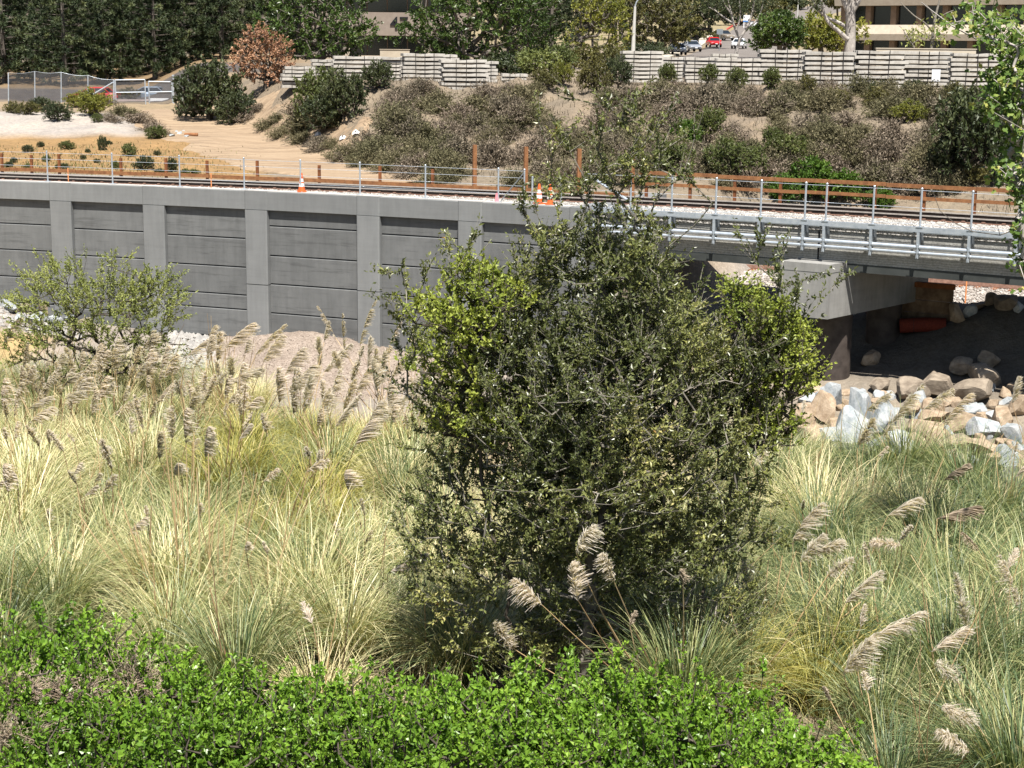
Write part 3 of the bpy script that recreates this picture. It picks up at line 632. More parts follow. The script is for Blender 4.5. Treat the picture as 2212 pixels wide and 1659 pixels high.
timber('timber_handrail', 'two rail rust brown timber handrail along the far side of the bridge', list(np.arange(3.2, 21, 1.72)), [(2.9, 21, .97, .14), (2.9, 21, .55, .12)], 4.7, (1.02,), 'rustdark')
for x, lb in ((1025, 'tall square brown timber post behind the railing, leftmost of the tall posts'), (1135, 'tall square brown timber post behind the braced railing corner'), (1250, 'tall brown timber post seen through the thin upper twigs'), (1365, 'tall brown timber post at the end of the timber handrail')):
    c = P(x, 400, 65.0); i_ = min(range(4000), key=lambda k: 0) if False else 0
    # stand on the far side of the track
    ss = np.linspace(-8, 6, 1400); q = E(ss, 4.9, 0); u_ = q[:, 0]/q[:, 1]; r_ = ray(x, 400); s0 = ss[int(np.argmin(abs(u_-r_[0]/r_[1])))]
    c = E(s0, 4.9, 0); po = part('timber_post', box((c[0], c[1], .55), (.15, .15, 2.4), .3)+box((c[0], c[1], 1.757), (.13, .13, .014), .3), MT['rust'], loc=(c[0], c[1], -.3))
    tag(po, lb, 'post', 'tall timber posts behind the track')
# ------------------------------------------------------------------ cones and stakes
def cone(x, y, lb, rot):
    q = PZ(x, y, .026 if x < 700 else .0); s, n_ = sn(q[0], q[1]); q = E(float(s), .16, .026 if x < 1200 else .02)
    t_ = thing('traffic_cone', lb, 'traffic cone', q, 'orange traffic cones on the railway edge')
    part('base', box(q+np.array([0, 0, .02]), (.34, .34, .04), rot), MT['coneor'], t_)
    z0 = [(.135, .04), (.115, .17)]; bands = [((.135, .04), (.112, .20), 'coneor'), ((.112, .20), (.094, .33), 'conewh'), ((.094, .33), (.086, .385), 'coneor'), ((.086, .385), (.068, .51), 'conewh'), ((.068, .51), (.034, .72), 'coneor'), ((.034, .72), (.0, .722), 'coneor')]
    for a, b, m in bands: part('stripe' if m == 'conewh' else 'body', lathe([a, b], q, 20), MT[m], t_, smooth=True)
cone(626, 418, 'orange and white traffic cone beside a railing post on the wall', .2)
cone(1169, 441, 'orange and white traffic cone between the short steel posts', .4)
cone(1194, 442, 'orange and white traffic cone half hidden behind a short steel post', .1)
for x, lb in ((104, 'thin orange painted survey stake near the left end of the wall'), (433, 'thin orange painted survey stake standing between two railing posts')):
    q = E(float(sn(*PZ(x, 400 if x < 200 else 410, 0)[:2])[0]), .2, -.1)
    tag(part('survey_stake', box(q+np.array([0, 0, .33]), (.035, .02, .72)), MT['stakeor'], loc=q), lb, 'stake')
q = E(ws[-2]-.06, .04, .03); tag(part('marker_ribbon', prism([q+np.array(v) for v in ((-.05, -.02, 0), (.10, -.02, 0), (.03, -.02, .33), (-.02, -.02, .30))], [q+np.array(v) for v in ((-.05, 0, 0), (.10, .01, 0), (.03, .015, .33), (-.02, 0, .30))]), MT['pink'], loc=q), 'scrap of pink marker ribbon at the foot of a railing post', 'ribbon')

# ------------------------------------------------------------------ old track and bits under the bridge
ot = thing('old_track', 'lower rusty railway track on grey ballast seen under the bridge girder', 'railway track', E(14, 8, -2.4))
for n0 in (9.0, 10.5):
    part('rail', sweep(5, 34, [(n0-.07, -2.95), (n0-.07, -2.92), (n0-.03, -2.80), (n0+.03, -2.80), (n0+.07, -2.92), (n0+.07, -2.95)]), MT['rail'], ot)
for s in np.arange(6, 24, .6): part('tie', box(E(s, 9.75, -3.04), (.23, 2.6, .2), math.atan(-.49-.01*np.interp(s, _S, _X))), MT['rustdark'], ot)
tag(part('old_track_ballast', sweep(5, 34, [(5.6, -4.5), (6.3, -3.75), (8.3, -2.98), (11.4, -2.96), (12.2, -3.6)], step=.5), MT['oldballast']), kind='structure')
a_ = [PZ(1938, 643, -3.0), PZ(2055, 626, -2.7)]
tl = E(12.5, 5.0, 0); tr = E(14.62, 5.0, 0)
lag = thing('lagging_wall', 'short brown timber lagging wall behind the pier cap', 'lagging wall', (tl+tr)/2+np.array([0, 0, -5]))
for i_ in range(5):
    z0 = -4.9+i_*.46; part('board', prism([tl+np.array([0, 0, z0+.01]), tr+np.array([0, 0, z0+.01]), tr+np.array([.05, .1, z0+.01]), tl+np.array([.05, .1, z0+.01])], [tl+np.array([0, 0, z0+.45]), tr+np.array([0, 0, z0+.45]), tr+np.array([.05, .1, z0+.45]), tl+np.array([.05, .1, z0+.45])]), MT['lagging'], lag)
part('cap_beam', prism([tl+np.array([-.1, -.1, -2.6]), tr+np.array([.05, -.1, -2.6]), tr+np.array([.05, .15, -2.6]), tl+np.array([-.1, .15, -2.6])], [tl+np.array([-.1, -.1, -2.42]), tr+np.array([.05, -.1, -2.42]), tr+np.array([.05, .15, -2.42]), tl+np.array([-.1, .15, -2.42])]), MT['rustdark'], lag)
for (x0, y0, x1, y1, z, lb) in ((1945, 722, 2040, 706, -4.75, 'dark red roll of netting lying in the shade by the lagging wall'), (1870, 676, 1905, 690, -4.5, 'dark red roll of netting in the shade between the pier columns')):
    rr = .26; q = hit((x0+x1)/2, (y0+y1)/2+6, front_z, 50., 72.); hw_ = (x1-x0)/2*q[1]/FPX; a_ = q+np.array([-hw_, .25*hw_, rr*.8]); b_ = q+np.array([hw_, -.25*hw_, rr*.8+.1])
    rb = thing('netting_roll', lb, 'netting roll', (a_+b_)/2)
    part('roll', tube(np.array([a_, (a_+b_)/2+np.array([0, 0, .03]), b_]), rr, 12), MT['redpipe'], rb, smooth=True)
    part('tie_band', tube(np.array([a_*.7+b_*.3, a_*.69+b_*.31]), rr+.015, 12), MT['strap'], rb)
for s, n0, h in ((14.4, 7.3, .75),):
    q = E(s, n0, -3.4); tag(part('survey_stake', box(q+np.array([0, 0, .4]), (.05, .03, .9)), MT['stakeor'], loc=q), 'orange stake standing in the ballast right of the pier cap', 'stake')
q = E(9.1, 5.6, -3.5); tag(part('marker_post', tube(np.array([q, q+np.array([0, 0, 1.5])]), .035, 8)+box(q+np.array([0, 0, 1.5]), (.1, .1, .06)), MT['strap'], loc=q), 'thin black post left of the pier cap', 'post')

# ------------------------------------------------------------------ boulders and gravel
_bm = bmesh.new(); bmesh.ops.create_icosphere(_bm, subdivisions=3, radius=1.0); _bm.verts.ensure_lookup_table()
ICO_V = np.array([v.co for v in _bm.verts]); ICO_F = np.array([[v.index for v in f.verts] for f in _bm.faces]); _bm.free()
def rock_mesh(seed, mat, cuts=17):
    r = np.random.default_rng(seed); V = ICO_V.copy()
    for _ in range(cuts):
        nn = rdir(r, 1)[0]; h = r.uniform(.42, .85); dd = V @ nn; V = V - np.where(dd > h, dd-h, 0)[:, None]*nn*.99
    V += (V/np.linalg.norm(V, axis=1, keepdims=True))*(fbm(V[:, 0]*2.5+seed, V[:, 1]*2.5+V[:, 2]*1.7)*.05)[:, None]
    return make_mesh('boulder', g(V, ICO_F), mat)
RK = {m: [rock_mesh(i+60*j, MT[m]) for i in range(5)] for j, m in enumerate(('soilrock', 'bluerock', 'darkrock'))}
rr = np.random.default_rng(5)
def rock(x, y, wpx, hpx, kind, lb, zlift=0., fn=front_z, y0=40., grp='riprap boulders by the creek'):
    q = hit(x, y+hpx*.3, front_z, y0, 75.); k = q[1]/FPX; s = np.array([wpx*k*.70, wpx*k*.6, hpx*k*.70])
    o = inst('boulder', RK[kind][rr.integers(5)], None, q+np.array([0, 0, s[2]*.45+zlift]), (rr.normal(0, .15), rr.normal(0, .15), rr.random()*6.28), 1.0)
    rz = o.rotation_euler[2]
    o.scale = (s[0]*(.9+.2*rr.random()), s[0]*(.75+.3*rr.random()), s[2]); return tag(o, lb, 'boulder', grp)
BL = [(1797, 868, 50, 80, 'bluerock', 'pale blue pointed boulder at the left end of the riprap'), (1855, 885, 62, 105, 'bluerock', 'large white blue slab boulder standing upright at the riprap top'), (1780, 895, 50, 70, 'soilrock', 'tan boulder at the left edge of the riprap'), (1845, 935, 80, 75, 'bluerock', 'broad pale boulder below the large upright slab'),
      (1905, 915, 55, 70, 'bluerock', 'grey blue boulder beside a leaning plume'), (1790, 945, 60, 50, 'bluerock', 'rounded pale grey boulder just above the water'), (1972, 888, 48, 45, 'soilrock', 'orange tan boulder in the middle of the riprap'), (1945, 955, 85, 55, 'bluerock', 'wide white boulder resting at the water edge'),
      (2015, 905, 70, 40, 'soilrock', 'flat tan boulder right of the orange one'), (1985, 930, 65, 45, 'soilrock', 'tan boulder behind the wide white one'), (2035, 950, 75, 50, 'soilrock', 'broad tan boulder in the lower riprap'), (2095, 895, 55, 40, 'bluerock', 'small white boulder near the top of the riprap'),
      (2120, 925, 70, 50, 'bluerock', 'white boulder stacked right of centre in the riprap'), (2075, 920, 60, 45, 'soilrock', 'cream boulder between two white boulders'), (2165, 905, 60, 48, 'soilrock', 'brown tan boulder with a dark shaded hollow'), (2185, 945, 55, 55, 'bluerock', 'grey white boulder at the right edge of the riprap'),
      (2110, 965, 85, 45, 'soilrock', 'long tan boulder near the waterline'), (2050, 985, 75, 35, 'soilrock', 'low tan boulder half in the creek'), (2175, 985, 60, 45, 'bluerock', 'pale boulder in the lower right corner of the riprap'), (1900, 965, 60, 35, 'bluerock', 'low white boulder left of the wide white one'),
      (1990, 970, 60, 40, 'soilrock', 'tan boulder under the broad tan one'), (2145, 1000, 70, 35, 'soilrock', 'orange tan boulder lowest at the right'), (1740, 905, 60, 50, 'soilrock', 'tan boulder partly behind the yellow green shrub'), (1745, 945, 70, 50, 'soilrock', 'sandy boulder by the shrub at the waterline'), (2200, 880, 60, 50, 'soilrock', 'tan boulder at the right frame edge under the bridge'),
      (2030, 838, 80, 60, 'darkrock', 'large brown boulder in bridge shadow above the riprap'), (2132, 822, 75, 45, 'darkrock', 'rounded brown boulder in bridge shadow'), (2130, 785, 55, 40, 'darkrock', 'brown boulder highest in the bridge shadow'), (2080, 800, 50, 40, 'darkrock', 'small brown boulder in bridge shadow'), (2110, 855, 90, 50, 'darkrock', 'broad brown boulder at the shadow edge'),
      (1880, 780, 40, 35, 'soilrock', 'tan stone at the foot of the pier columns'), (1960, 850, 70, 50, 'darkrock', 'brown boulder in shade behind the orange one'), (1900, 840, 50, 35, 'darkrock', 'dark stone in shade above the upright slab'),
      (2068, 686, 40, 55, 'soilrock', 'tall tan boulder beside the lagging wall'), (2095, 672, 24, 40, 'bluerock', 'pale slab leaning on the tan boulder by the lagging wall'), (2170, 657, 52, 40, 'darkrock', 'rounded dark brown boulder on the sand mound'), (2137, 654, 34, 30, 'darkrock', 'smaller dark boulder on the sand mound edge'), (2110, 662, 45, 22, 'soilrock', 'low tan boulder on the sand mound'), (2200, 672, 26, 22, 'bluerock', 'small white stone at the right end of the sand mound')]
for a in BL: rock(*a)
def stone_label(x, y):
    b_ = min(BL, key=lambda a: (a[0]-x)**2+(a[1]-y)**2); dx, dy = x-b_[0], y-b_[1]
    w_ = ('right of' if dx > 0 else 'left of') if abs(dx) > abs(dy) else ('below' if dy > 0 else 'above')
    return uniq('@stone '+w_+' the '+b_[5], x % 7, 3.5)
for i_ in range(90):
    x = rr.uniform(1740, 2212); y = rr.uniform(832, 1000)
    rock(x, y, rr.uniform(24, 46), rr.uniform(20, 38), 'soilrock' if rr.random() < .6 else 'bluerock', stone_label(x, y), -.1)
for x, y, w_, h_, k_, lb in ((55, 672, 34, 24, 'darkrock', 'brown boulder at the wall foot behind the leftmost bush'), (98, 672, 42, 34, 'soilrock', 'pinkish tan boulder at the wall foot behind the left bush'), (25, 668, 40, 24, 'bluerock', 'pale slab at the left end of the wall foot'), (78, 690, 44, 26, 'bluerock', 'white stone below the pinkish boulder at the wall foot'), (120, 695, 44, 24, 'bluerock', 'pale blue stone behind the left bush'), (8, 655, 30, 20, 'bluerock', 'white stone at the left frame edge below the wall'), (150, 690, 40, 22, 'bluerock', 'pale stone right of the pinkish boulder'), (45, 688, 40, 20, 'bluerock', 'flat white stone among the stones at the wall foot'),
                             (568, 878, 34, 26, 'soilrock', 'tan block on the gravel below the pile'), (590, 896, 44, 28, 'soilrock', 'larger tan block below the gravel pile'), (614, 886, 30, 22, 'soilrock', 'orange block right of the tan blocks'), (618, 908, 50, 20, 'soilrock', 'flat cream block lowest below the pile'), (318, 838, 36, 26, 'soilrock', 'tan stone among the plumes behind the left bush'), (350, 828, 30, 22, 'soilrock', 'small orange stone right of the left bush trunk')):
    rock(x, y, w_, h_, k_, lb, 0, y0=38., grp='boulders near the wall')
# gravel pile against the wall
pc = PZ(602, 800, -6.0); pk = np.array([pc[0], pc[1]+1.0])
U, Wd = np.meshgrid(np.linspace(-8.2, 8.2, 150), np.linspace(-5.2, 4.5, 90))
X = pk[0]+U+Wd*.1; Y = pk[1]+Wd-.45*U*.9
s_, n_ = sn(X, Y); Z0 = front_z(X, Y)
prof = np.interp(np.hypot((U-.5)/np.where(U < .5, .78, 1.05), (Wd-2.6)/1.05), [0, .5, 1.6, 3.2, 5.2, 7.0], [1.05, .97, .70, .38, .05, -.35])*1.0 + .35*np.exp(-((U-4.6)/1.6)**2-((Wd-1.6)/1.8)**2) 
Z = np.maximum(Z0, -6.25)+prof+fbm(X*1.6, Y*1.6)*.10+fbm(X*5, Y*5, 3)*.05
Y = np.where(n_ > .02, Y-(n_-.02)*1.1, Y)
tag(part('gravel_pile', g(np.stack([X, Y, Z], -1).reshape(-1, 3), gridF(*X.shape)), MT['gravelpile'], smooth=True, loc=(pk[0], pk[1], -6.2)), 'broad pinkish gravel heap piled against the foot of the grey wall', 'gravel pile')
def cob(n):
    o = []
    while len(o) < n:
        x = rr.uniform(365, 500); y = rr.uniform(722, 800)
        if y < 712+(x-365)*.22 or rr.random() < (y-740)/90: continue
        o.append(hit(x, y, front_z, 45., 70.)+np.array([0, 0, .05]))
    return np.array(o)
tag(part('cobble_heap', pebbles(750, cob, .05, .16, rr), MT['cobble']), 'heap of small white cobbles between the left bush and the gravel pile', 'cobbles', kind='stuff')
def cob2(n):
    x = rr.uniform(0, 180, n); y = 650+x*.14+rr.uniform(6, 60, n)
    return np.array([hit(a, b, front_z, 45., 70.) for a, b in zip(x, y)])
tag(part('wall_foot_gravel', pebbles(420, cob2, .06, .17, rr), MT['cobble']), 'small pale rubble along the wall foot at the left', 'rubble', kind='stuff')
def pg(n):
    i = rr.integers(0, X.size, n); return np.stack([X.ravel()[i]+rr.normal(0, .05, n), Y.ravel()[i]+rr.normal(0, .05, n)-.05, Z.ravel()[i]+.005], 1)
tag(part('pile_gravel', pebbles(7000, pg, .012, .032, rr), MT['gravelpile']), 'loose stones on the gravel heap below the wall', 'gravel', kind='stuff')
def ub(n):
    s = rr.uniform(6, 21, n); nn = rr.uniform(5.7, 8.8, n); return E(s, nn, np.interp(nn, [5.6, 6.3, 8.3, 11], [-4.5, -3.75, -2.98, -2.96])+.01)
tag(part('old_ballast_gravel', pebbles(8000, ub, .03, .07, rr), MT['oldballast']), 'loose grey ballast stones beside the lower track', 'ballast', kind='stuff')

# ------------------------------------------------------------------ stacks of concrete ties
def tie_parts(L):
    w0, w1, h0, h1 = .14, .125, .10, .105
    st = [(-L/2, h0*.95), (-L*.36, h0), (-L*.22, h0*.98), (-L*.08, h0*.80), (L*.08, h0*.80), (L*.22, h0*.98), (L*.36, h0), (L/2, h0*.95)]
    A = [(x, -w0, -.10) for x, _ in st]+[]; V = []; F = []
    for x, h in st: V += [(x, -w0, -.10), (x, -w1, -.10+2*h), (x, w1, -.10+2*h), (x, w0, -.10)]
    for i in range(len(st)-1):
        for j in range(4): F.append((4*i+j, 4*i+(j+1) % 4, 4*i+4+(j+1) % 4, 4*i+4+j))
    e = 4*(len(st)-1)
    return g(V, F)+g(np.array(V)[:4], [3, 2, 1, 0])+g(np.array(V)[e:], [0, 1, 2, 3])
GAP_SHADE = make_mesh('gap_shade_spacer', box((0, 0, 0), (2.35, .92, .075)), MT['gap_shade_spacer']); STRAP = make_mesh('strap', box((0, 0, 0), (.035, .02, 1)), MT['strap'])  # dark spacer boards fill the gaps between tie layers, standing in for shade
TIE = make_mesh('tie', tie_parts(2.6), MT['tieconc'])
STK = [(615, 679, 141, 192, 99, .25), (675, 724, 126, 190, 103, .2), (722, 822, 123, 186, 99, .2), (818, 890, 121, 186, 101, .2), (872, 960, 114, 178, 98, .3), (936, 990, 118, 170, 104, .25), (956, 1054, 128, 190, 94, .22), (1030, 1076, 131, 180, 100, .2), (1087, 1142, 158, 184, 97, .1),
       (1345, 1434, 110, 178, 97, .12), (1428, 1494, 125, 178, 100, .1), (1480, 1556, 127, 180, 98, .05), (1545, 1652, 124, 180, 94, .02), (1536, 1592, 115, 175, 108, .0),
       (1640, 1752, 104, 176, 94, .06), (1738, 1848, 115, 192, 88, .05), (1846, 1954, 111, 193, 88, .04), (1952, 2050, 111, 197, 92, .0), (2053, 2160, 111, 197, 90, -.04), (2157, 2260, 116, 197, 92, -.06)]
SL = ['low stack of concrete ties beside the russet tree', 'short stack of concrete ties rising behind the leftmost one', 'stack of concrete ties above the dark green bush', 'stack of concrete ties behind the small dark bush', 'tallest stack of concrete ties in the left row', 'stack end of concrete ties set behind the left row', 'stack of concrete ties at the front right of the left row', 'narrow stack end at the right of the left row', 'low half buried stack of concrete ties under the big round tree',
      'stack of concrete ties below the street lamp, leftmost of the right row', 'stack of concrete ties behind a small green bush', 'stack of concrete ties below the silver car', 'stack of concrete ties below the red car', 'small stack of concrete ties in front of the white car', 'tall stack of concrete ties below the dark round street tree',
      'stack of concrete ties below the big pale trunk', 'stack of concrete ties in front of the cream building left end', 'stack of concrete ties with a pale blue sheet in its side', 'stack of concrete ties left of the broad leaved branch', 'stack of concrete ties half hidden by the broad leaved branch']
rs = np.random.default_rng(8)
for (x0, x1, yt, yb, dd, rot), lb in zip(STK, SL):
    q = P((x0+x1)/2, yb, dd); top = P((x0+x1)/2, yt, dd)[2]; k = (x1-x0)*dd/FPX/2.6*.985/max(.9, math.cos(rot))
    gz = float(hill_z(q[0], q[1])); z0 = min(q[2], gz+.1); hl = .25*min(1., max(.85, k)); nl = max(2, int(round((top-z0)/hl)))
    t_ = thing('concrete_tie_stack', lb, 'tie stack', (q[0], q[1], z0), 'stacks of concrete railway ties on the bank')
    t_.rotation_euler = (0, 0, rot)
    for i_ in range(nl):
        jx = rs.normal(0, .055); jr = rs.normal(0, .008)
        for j_ in range(3): inst('tie', TIE, t_, (jx+rs.normal(0, .02), .15+j_*.33+rs.normal(0, .03), .14+i_*hl), (rs.normal(0, .01), rs.normal(0, .006), jr), (k, 1, .82))
        if i_:
            inst('gap_shade_spacer', GAP_SHADE, t_, (jx, .52, i_*hl+.005), sc=(k, 1, 1))
    for xx in ((-.2, .02, .24) if rs.random() < .5 else (-.24, .16)):
        inst('strap', STRAP, t_, (xx*2.6*k, -.03, nl*hl*.5+.02), (0, rs.normal(0, .015), 0), (1, 1, nl*hl*.97))
q = P(2022, 163, 91.2); o = tag(part('pale_blue_sheet', box(q, (.46, .03, .62), 0)+box(q+np.array([0, .02, .30]), (.48, .05, .03)), MT['lamp'], loc=q), 'pale blue flat sheet leaning in the side of a tie stack', 'sheet')

# ------------------------------------------------------------------ plants: generators
def lobes_sample(lobes, N, rng, shell=.45):
    lobes = np.array(lobes, float); v = np.prod(lobes[:, 3:], 1); k = rng.choice(len(lobes), N, p=v/v.sum())
    r = rng.random(N)**shell; return lobes[k, :3]+rdir(rng, N)*lobes[k, 3:]*r[:, None]
def grow(trunk, tg, rng, seg=.5, down=1.5, arch=.25):
    """join target points to a trunk, nearest first: returns node positions, parents, index of each target's end"""
    trunk = np.asarray(trunk, float); pos = [p for p in trunk]; par = [-1]+list(range(len(trunk)-1)); ends = []
    base = trunk[0]; order = np.argsort(np.linalg.norm((tg-trunk.mean(0))*np.array([1, 1, .8]), axis=1))
    arr = np.zeros((len(trunk)+len(tg)*14+10, 3)); arr[:len(trunk)] = trunk; cnt = len(trunk)
    for i in order:
        t = tg[i]; dv = t-arr[:cnt]; cost = np.linalg.norm(dv, axis=1)+down*np.maximum(0, -dv[:, 2]+.15*np.linalg.norm(dv[:, :2], axis=1))
        j = int(np.argmin(cost)); a = arr[j]; L = np.linalg.norm(t-a); n = max(1, min(13, int(L/seg)))
        pj = j
        for q in range(1, n+1):
            f = q/n; p_ = a+(t-a)*f; p_ = p_+np.array([0, 0, -arch*L*f*(1-f)])+(rng.normal(0, .06*L/n**.5, 3) if q < n else 0)
            arr[cnt] = p_; par.append(pj); pj = cnt; cnt += 1
        ends.append(pj)
    return arr[:cnt], np.array(par), np.array(ends)
def limb_parts(pos, par, ends, rmin, rmax, n=5, m=0, pw=.5):
    cnt = np.zeros(len(pos)); cnt[ends] += 1
    for i in range(len(pos)-1, 0, -1): cnt[par[i]] += cnt[i]
    r = np.clip(rmin*np.maximum(cnt, 1)**pw, rmin, rmax); i = np.arange(1, len(pos)); i = i[par[i] >= 0]
    return segs(pos[par[i]], pos[i], np.minimum(r[par[i]], r[i]*1.35), r[i], n, m)
def twigs(p, d, L, n, leafL, leafW, rng, spread=.7, m=0, tint=None, rt=.006):
    """short leafy shoots from points p in directions d"""
    N = len(p); d = unit(d+rdir(rng, N)*.35); e = p+d*np.broadcast_to(L, (N,))[:, None]
    f = rng.random((N, n))*.95+.08; q = p[:, None]+(e-p)[:, None]*f[..., None]
    ld = unit(d[:, None]*rng.uniform(.2, 1, (N, n, 1))+rng.normal(size=(N, n, 3))*spread)
    ll = leafL*rng.uniform(.5, 1.3, N*n)*np.repeat(rng.uniform(.8, 1.2, N), n)
    tt = None if tint is None else np.repeat(tint, n)+rng.normal(0, .12, N*n)
    return segs(p, e, rt*1.2, rt*.6, 3), leaves(q.reshape(-1, 3), ld.reshape(-1, 3), ll, ll*leafW/leafL, rng, m=m, tint=None if tt is None else np.clip(tt, 0, 1))
def shrub_meshes(name, seed, lobes, ntg, twn, leafL, leafW, mats, twL=.3, seg=.3, rmin=.008, rmax=.09, trunk=None, shell=.4, spread=.7, ns=5, gravity=0.0, gap=-1., vary=.3, shoots=0):
    rng = np.random.default_rng(seed)
    tg = lobes_sample(lobes, ntg, rng, shell); tg = tg[tg[:, 2] > .05]
    if shoots:
        sh = tg[rng.choice(len(tg), shoots)]; tg = np.concatenate([tg, sh*np.array([1.06, 1.06, 1.0])+np.array([0, 0, 1.])*rng.uniform(.15, .5, (shoots, 1))])
    trunk = np.array(trunk if trunk is not None else [(0, 0, -.15), (.02, 0, .15), (.03, .02, .35)])
    pos, par, ends = grow(trunk, tg, rng, seg)
    wood = limb_parts(pos, par, ends, rmin, rmax, ns)
    i = np.concatenate([ends, ends, rng.choice(len(pos), max(1, len(ends)//2))]); i = i[pos[i, 2] > .1]; i = i[vnoise(pos[i, 0]*2.6+seed, pos[i, 1]*2.6+pos[i, 2]*2.2) > gap]
    dr = pos[i]-pos[np.maximum(par[i], 0)]; c = np.array([0, 0, pos[:, 2].mean()*.6]); dr = unit(dr)*.6+unit(pos[i]-c)*.5+np.array([0, 0, .25-gravity])
    cl = np.clip(.5+vnoise(pos[i, 0]*1.5+seed, pos[i, 1]*1.5+pos[i, 2])*.9, 0, 1)*.75+.1
    tw, lv = twigs(pos[i], dr, twL*rng.uniform(.5, 1.3, len(i)), twn, leafL, leafW, rng, spread, tint=cl, rt=rmin*.7)
    return make_mesh('branches', wood+tw, mats[0]), make_mesh('foliage', lv, mats[1])
def plant(name, label, cat, meshes, loc, rz=0, sc=1.0, group=None, names=('branches', 'foliage'), tilt=(0, 0)):
    t_ = thing(name, label, cat, loc, group); t_.rotation_euler = (tilt[0], tilt[1], rz); t_.scale = (sc,)*3 if np.isscalar(sc) else tuple(sc)
    for nm, me in zip(names, meshes): inst(nm, me, t_)
    return t_
rv = np.random.default_rng(31)

# ------------------------------------------------------------------ the big olive leaved tree in the middle
TB = PZ(1260, 1530, -6.05); TB[2] = float(front_z(TB[0], TB[1]))
kpx = TB[1]/FPX
def tp(x, y, dy=0.): q = P(x, y, TB[1]+dy); return q-TB
def lob(x, y, rx, ry, rz, dy=0.): return (*tp(x, y, dy), rx*kpx, ry, rz*kpx)
rng = np.random.default_rng(77)
L1 = [lob(1300, 690, 250, 1.8, 180), lob(1280, 850, 330, 2.2, 190), lob(1250, 1020, 300, 2.2, 150), lob(1090, 730, 130, 1.2, 90), lob(1060, 930, 150, 1.3, 110), lob(1540, 770, 150, 1.4, 120), lob(1520, 930, 170, 1.6, 120), lob(1310, 560, 170, 1.1, 100), lob(1160, 590, 90, .8, 70), lob(1210, 1180, 240, 1.4, 110), lob(1380, 1170, 190, 1.4, 110), lob(950, 900, 80, .8, 60), lob(1270, 1300, 190, 1.1, 90), lob(1000, 1080, 130, .9, 80), lob(1560, 1080, 110, .9, 80), lob(1240, 1370, 230, 1.0, 80), lob(1060, 1200, 140, .9, 90), lob(1490, 1200, 140, .9, 90), lob(950, 1150, 110, .8, 80), lob(1590, 1160, 100, .8, 80), lob(970, 1280, 110, .8, 80), lob(1560, 1290, 110, .8, 80), lob(1250, 1400, 300, .8, 70)]
tg = lobes_sample(L1, 3100, rng, .5); tg = tg[tg[:, 2] > .5]
sp = []
for x, y in ((1245, 215), (1232, 285), (1380, 205), (1440, 245), (1365, 330), (1340, 265), (1425, 330), (1400, 290), (1215, 300), (1300, 290), (1470, 300), (1500, 300), (1290, 380), (1190, 430), (1500, 400), (1460, 390), (1250, 420), (1540, 440), (1130, 450), (1350, 400), (1170, 520), (1600, 520), (1640, 540), (870, 560), (850, 590), (1060, 520), (1010, 540), (985, 530), (845, 650), (880, 690), (1720, 640), (1690, 620), (1800, 620), (1760, 790), (830, 840), (860, 830)):
    sp.append(tp(x, y, rng.uniform(-.8, .8)))
for _ in range(24):
    x = rng.normal(1345, 95); sp.append(tp(x, rng.uniform(215, 400)+abs(x-1345)*.3, rng.uniform(-.7, .7)))
for _ in range(40):
    x = rng.normal(1330, 110); sp.append(tp(x, rng.uniform(330, 560)+abs(x-1330)*.35, rng.uniform(-.8, .8)))
for _ in range(26):
    x = rng.uniform(860, 1010); sp.append(tp(x, rng.uniform(540, 1000), rng.uniform(-.6, .6)))
for _ in range(16):
    x = rng.uniform(1600, 1740); sp.append(tp(x, rng.uniform(560, 800), rng.uniform(-.6, .6)))
sp = np.array(sp); tgs = np.concatenate([tg, sp])
trunk = [(0, 0, -.3), (.05, .05, .5), (.0, .1, 1.1), (.1, .1, 1.8), (.12, .1, 2.6), (.25, 0, 3.6), (.3, .05, 4.8), (.3, 0, 6.0), (.35, 0, 7.0)]
pos, par, ends = grow(trunk, tgs, rng, .35, 1.2, .12)
ot_ = thing('olive_leaved_tree', 'tall bushy olive leaved tree standing in the middle before the wall', 'tree', TB)
wood = limb_parts(pos, par, ends, .0055, .15, 5, pw=.40)
i = np.concatenate([ends]*3+[rng.choice(len(pos), len(ends)*2)]); i = i[pos[i, 2] > .45]
gap = vnoise(pos[i, 0]*1.3+pos[i, 2]*.5, pos[i, 1]*1.3+pos[i, 2]*1.2); i = i[gap > -.27]
dr = pos[i]-pos[np.maximum(par[i], 0)]; dr = unit(dr)*.8+np.array([0, 0, .25])
cl = np.clip(.40+vnoise(pos[i, 0]*1.2, pos[i, 1]*1.2+pos[i, 2]*1.1)*.75, 0, .9)
tw, lv = twigs(pos[i], dr, rng.uniform(.2, .6, len(i)), 12, .082, .036, rng, .7, tint=cl, rt=.0034)
# leaves set along the bare leading shoots
j = np.arange(1, len(pos)); hi = j[(pos[j, 2] > 6.6) | (np.abs(pos[j, 0]) > 2.9)]
f = rng.random((len(hi), 14, 1)); q = pos[par[hi]][:, None]*(1-f)+pos[hi][:, None]*f
dd = unit(np.broadcast_to((pos[hi]-pos[par[hi]])[:, None], q.shape)*3+rng.normal(size=q.shape)*.6)
lv += leaves(q.reshape(-1, 3), dd.reshape(-1, 3), .085*rng.uniform(.6, 1.2, q.shape[0]*14), .034, rng, tint=rng.uniform(.05, .6, q.shape[0]*14))
part('trunk', [(V+TB, F, m, t) for V, F, m, t in wood+tw], MT['twig'], ot_)
part('crown', [(V+TB, F, m, t) for V, F, m, t in lv], MT['l_oak'], ot_)

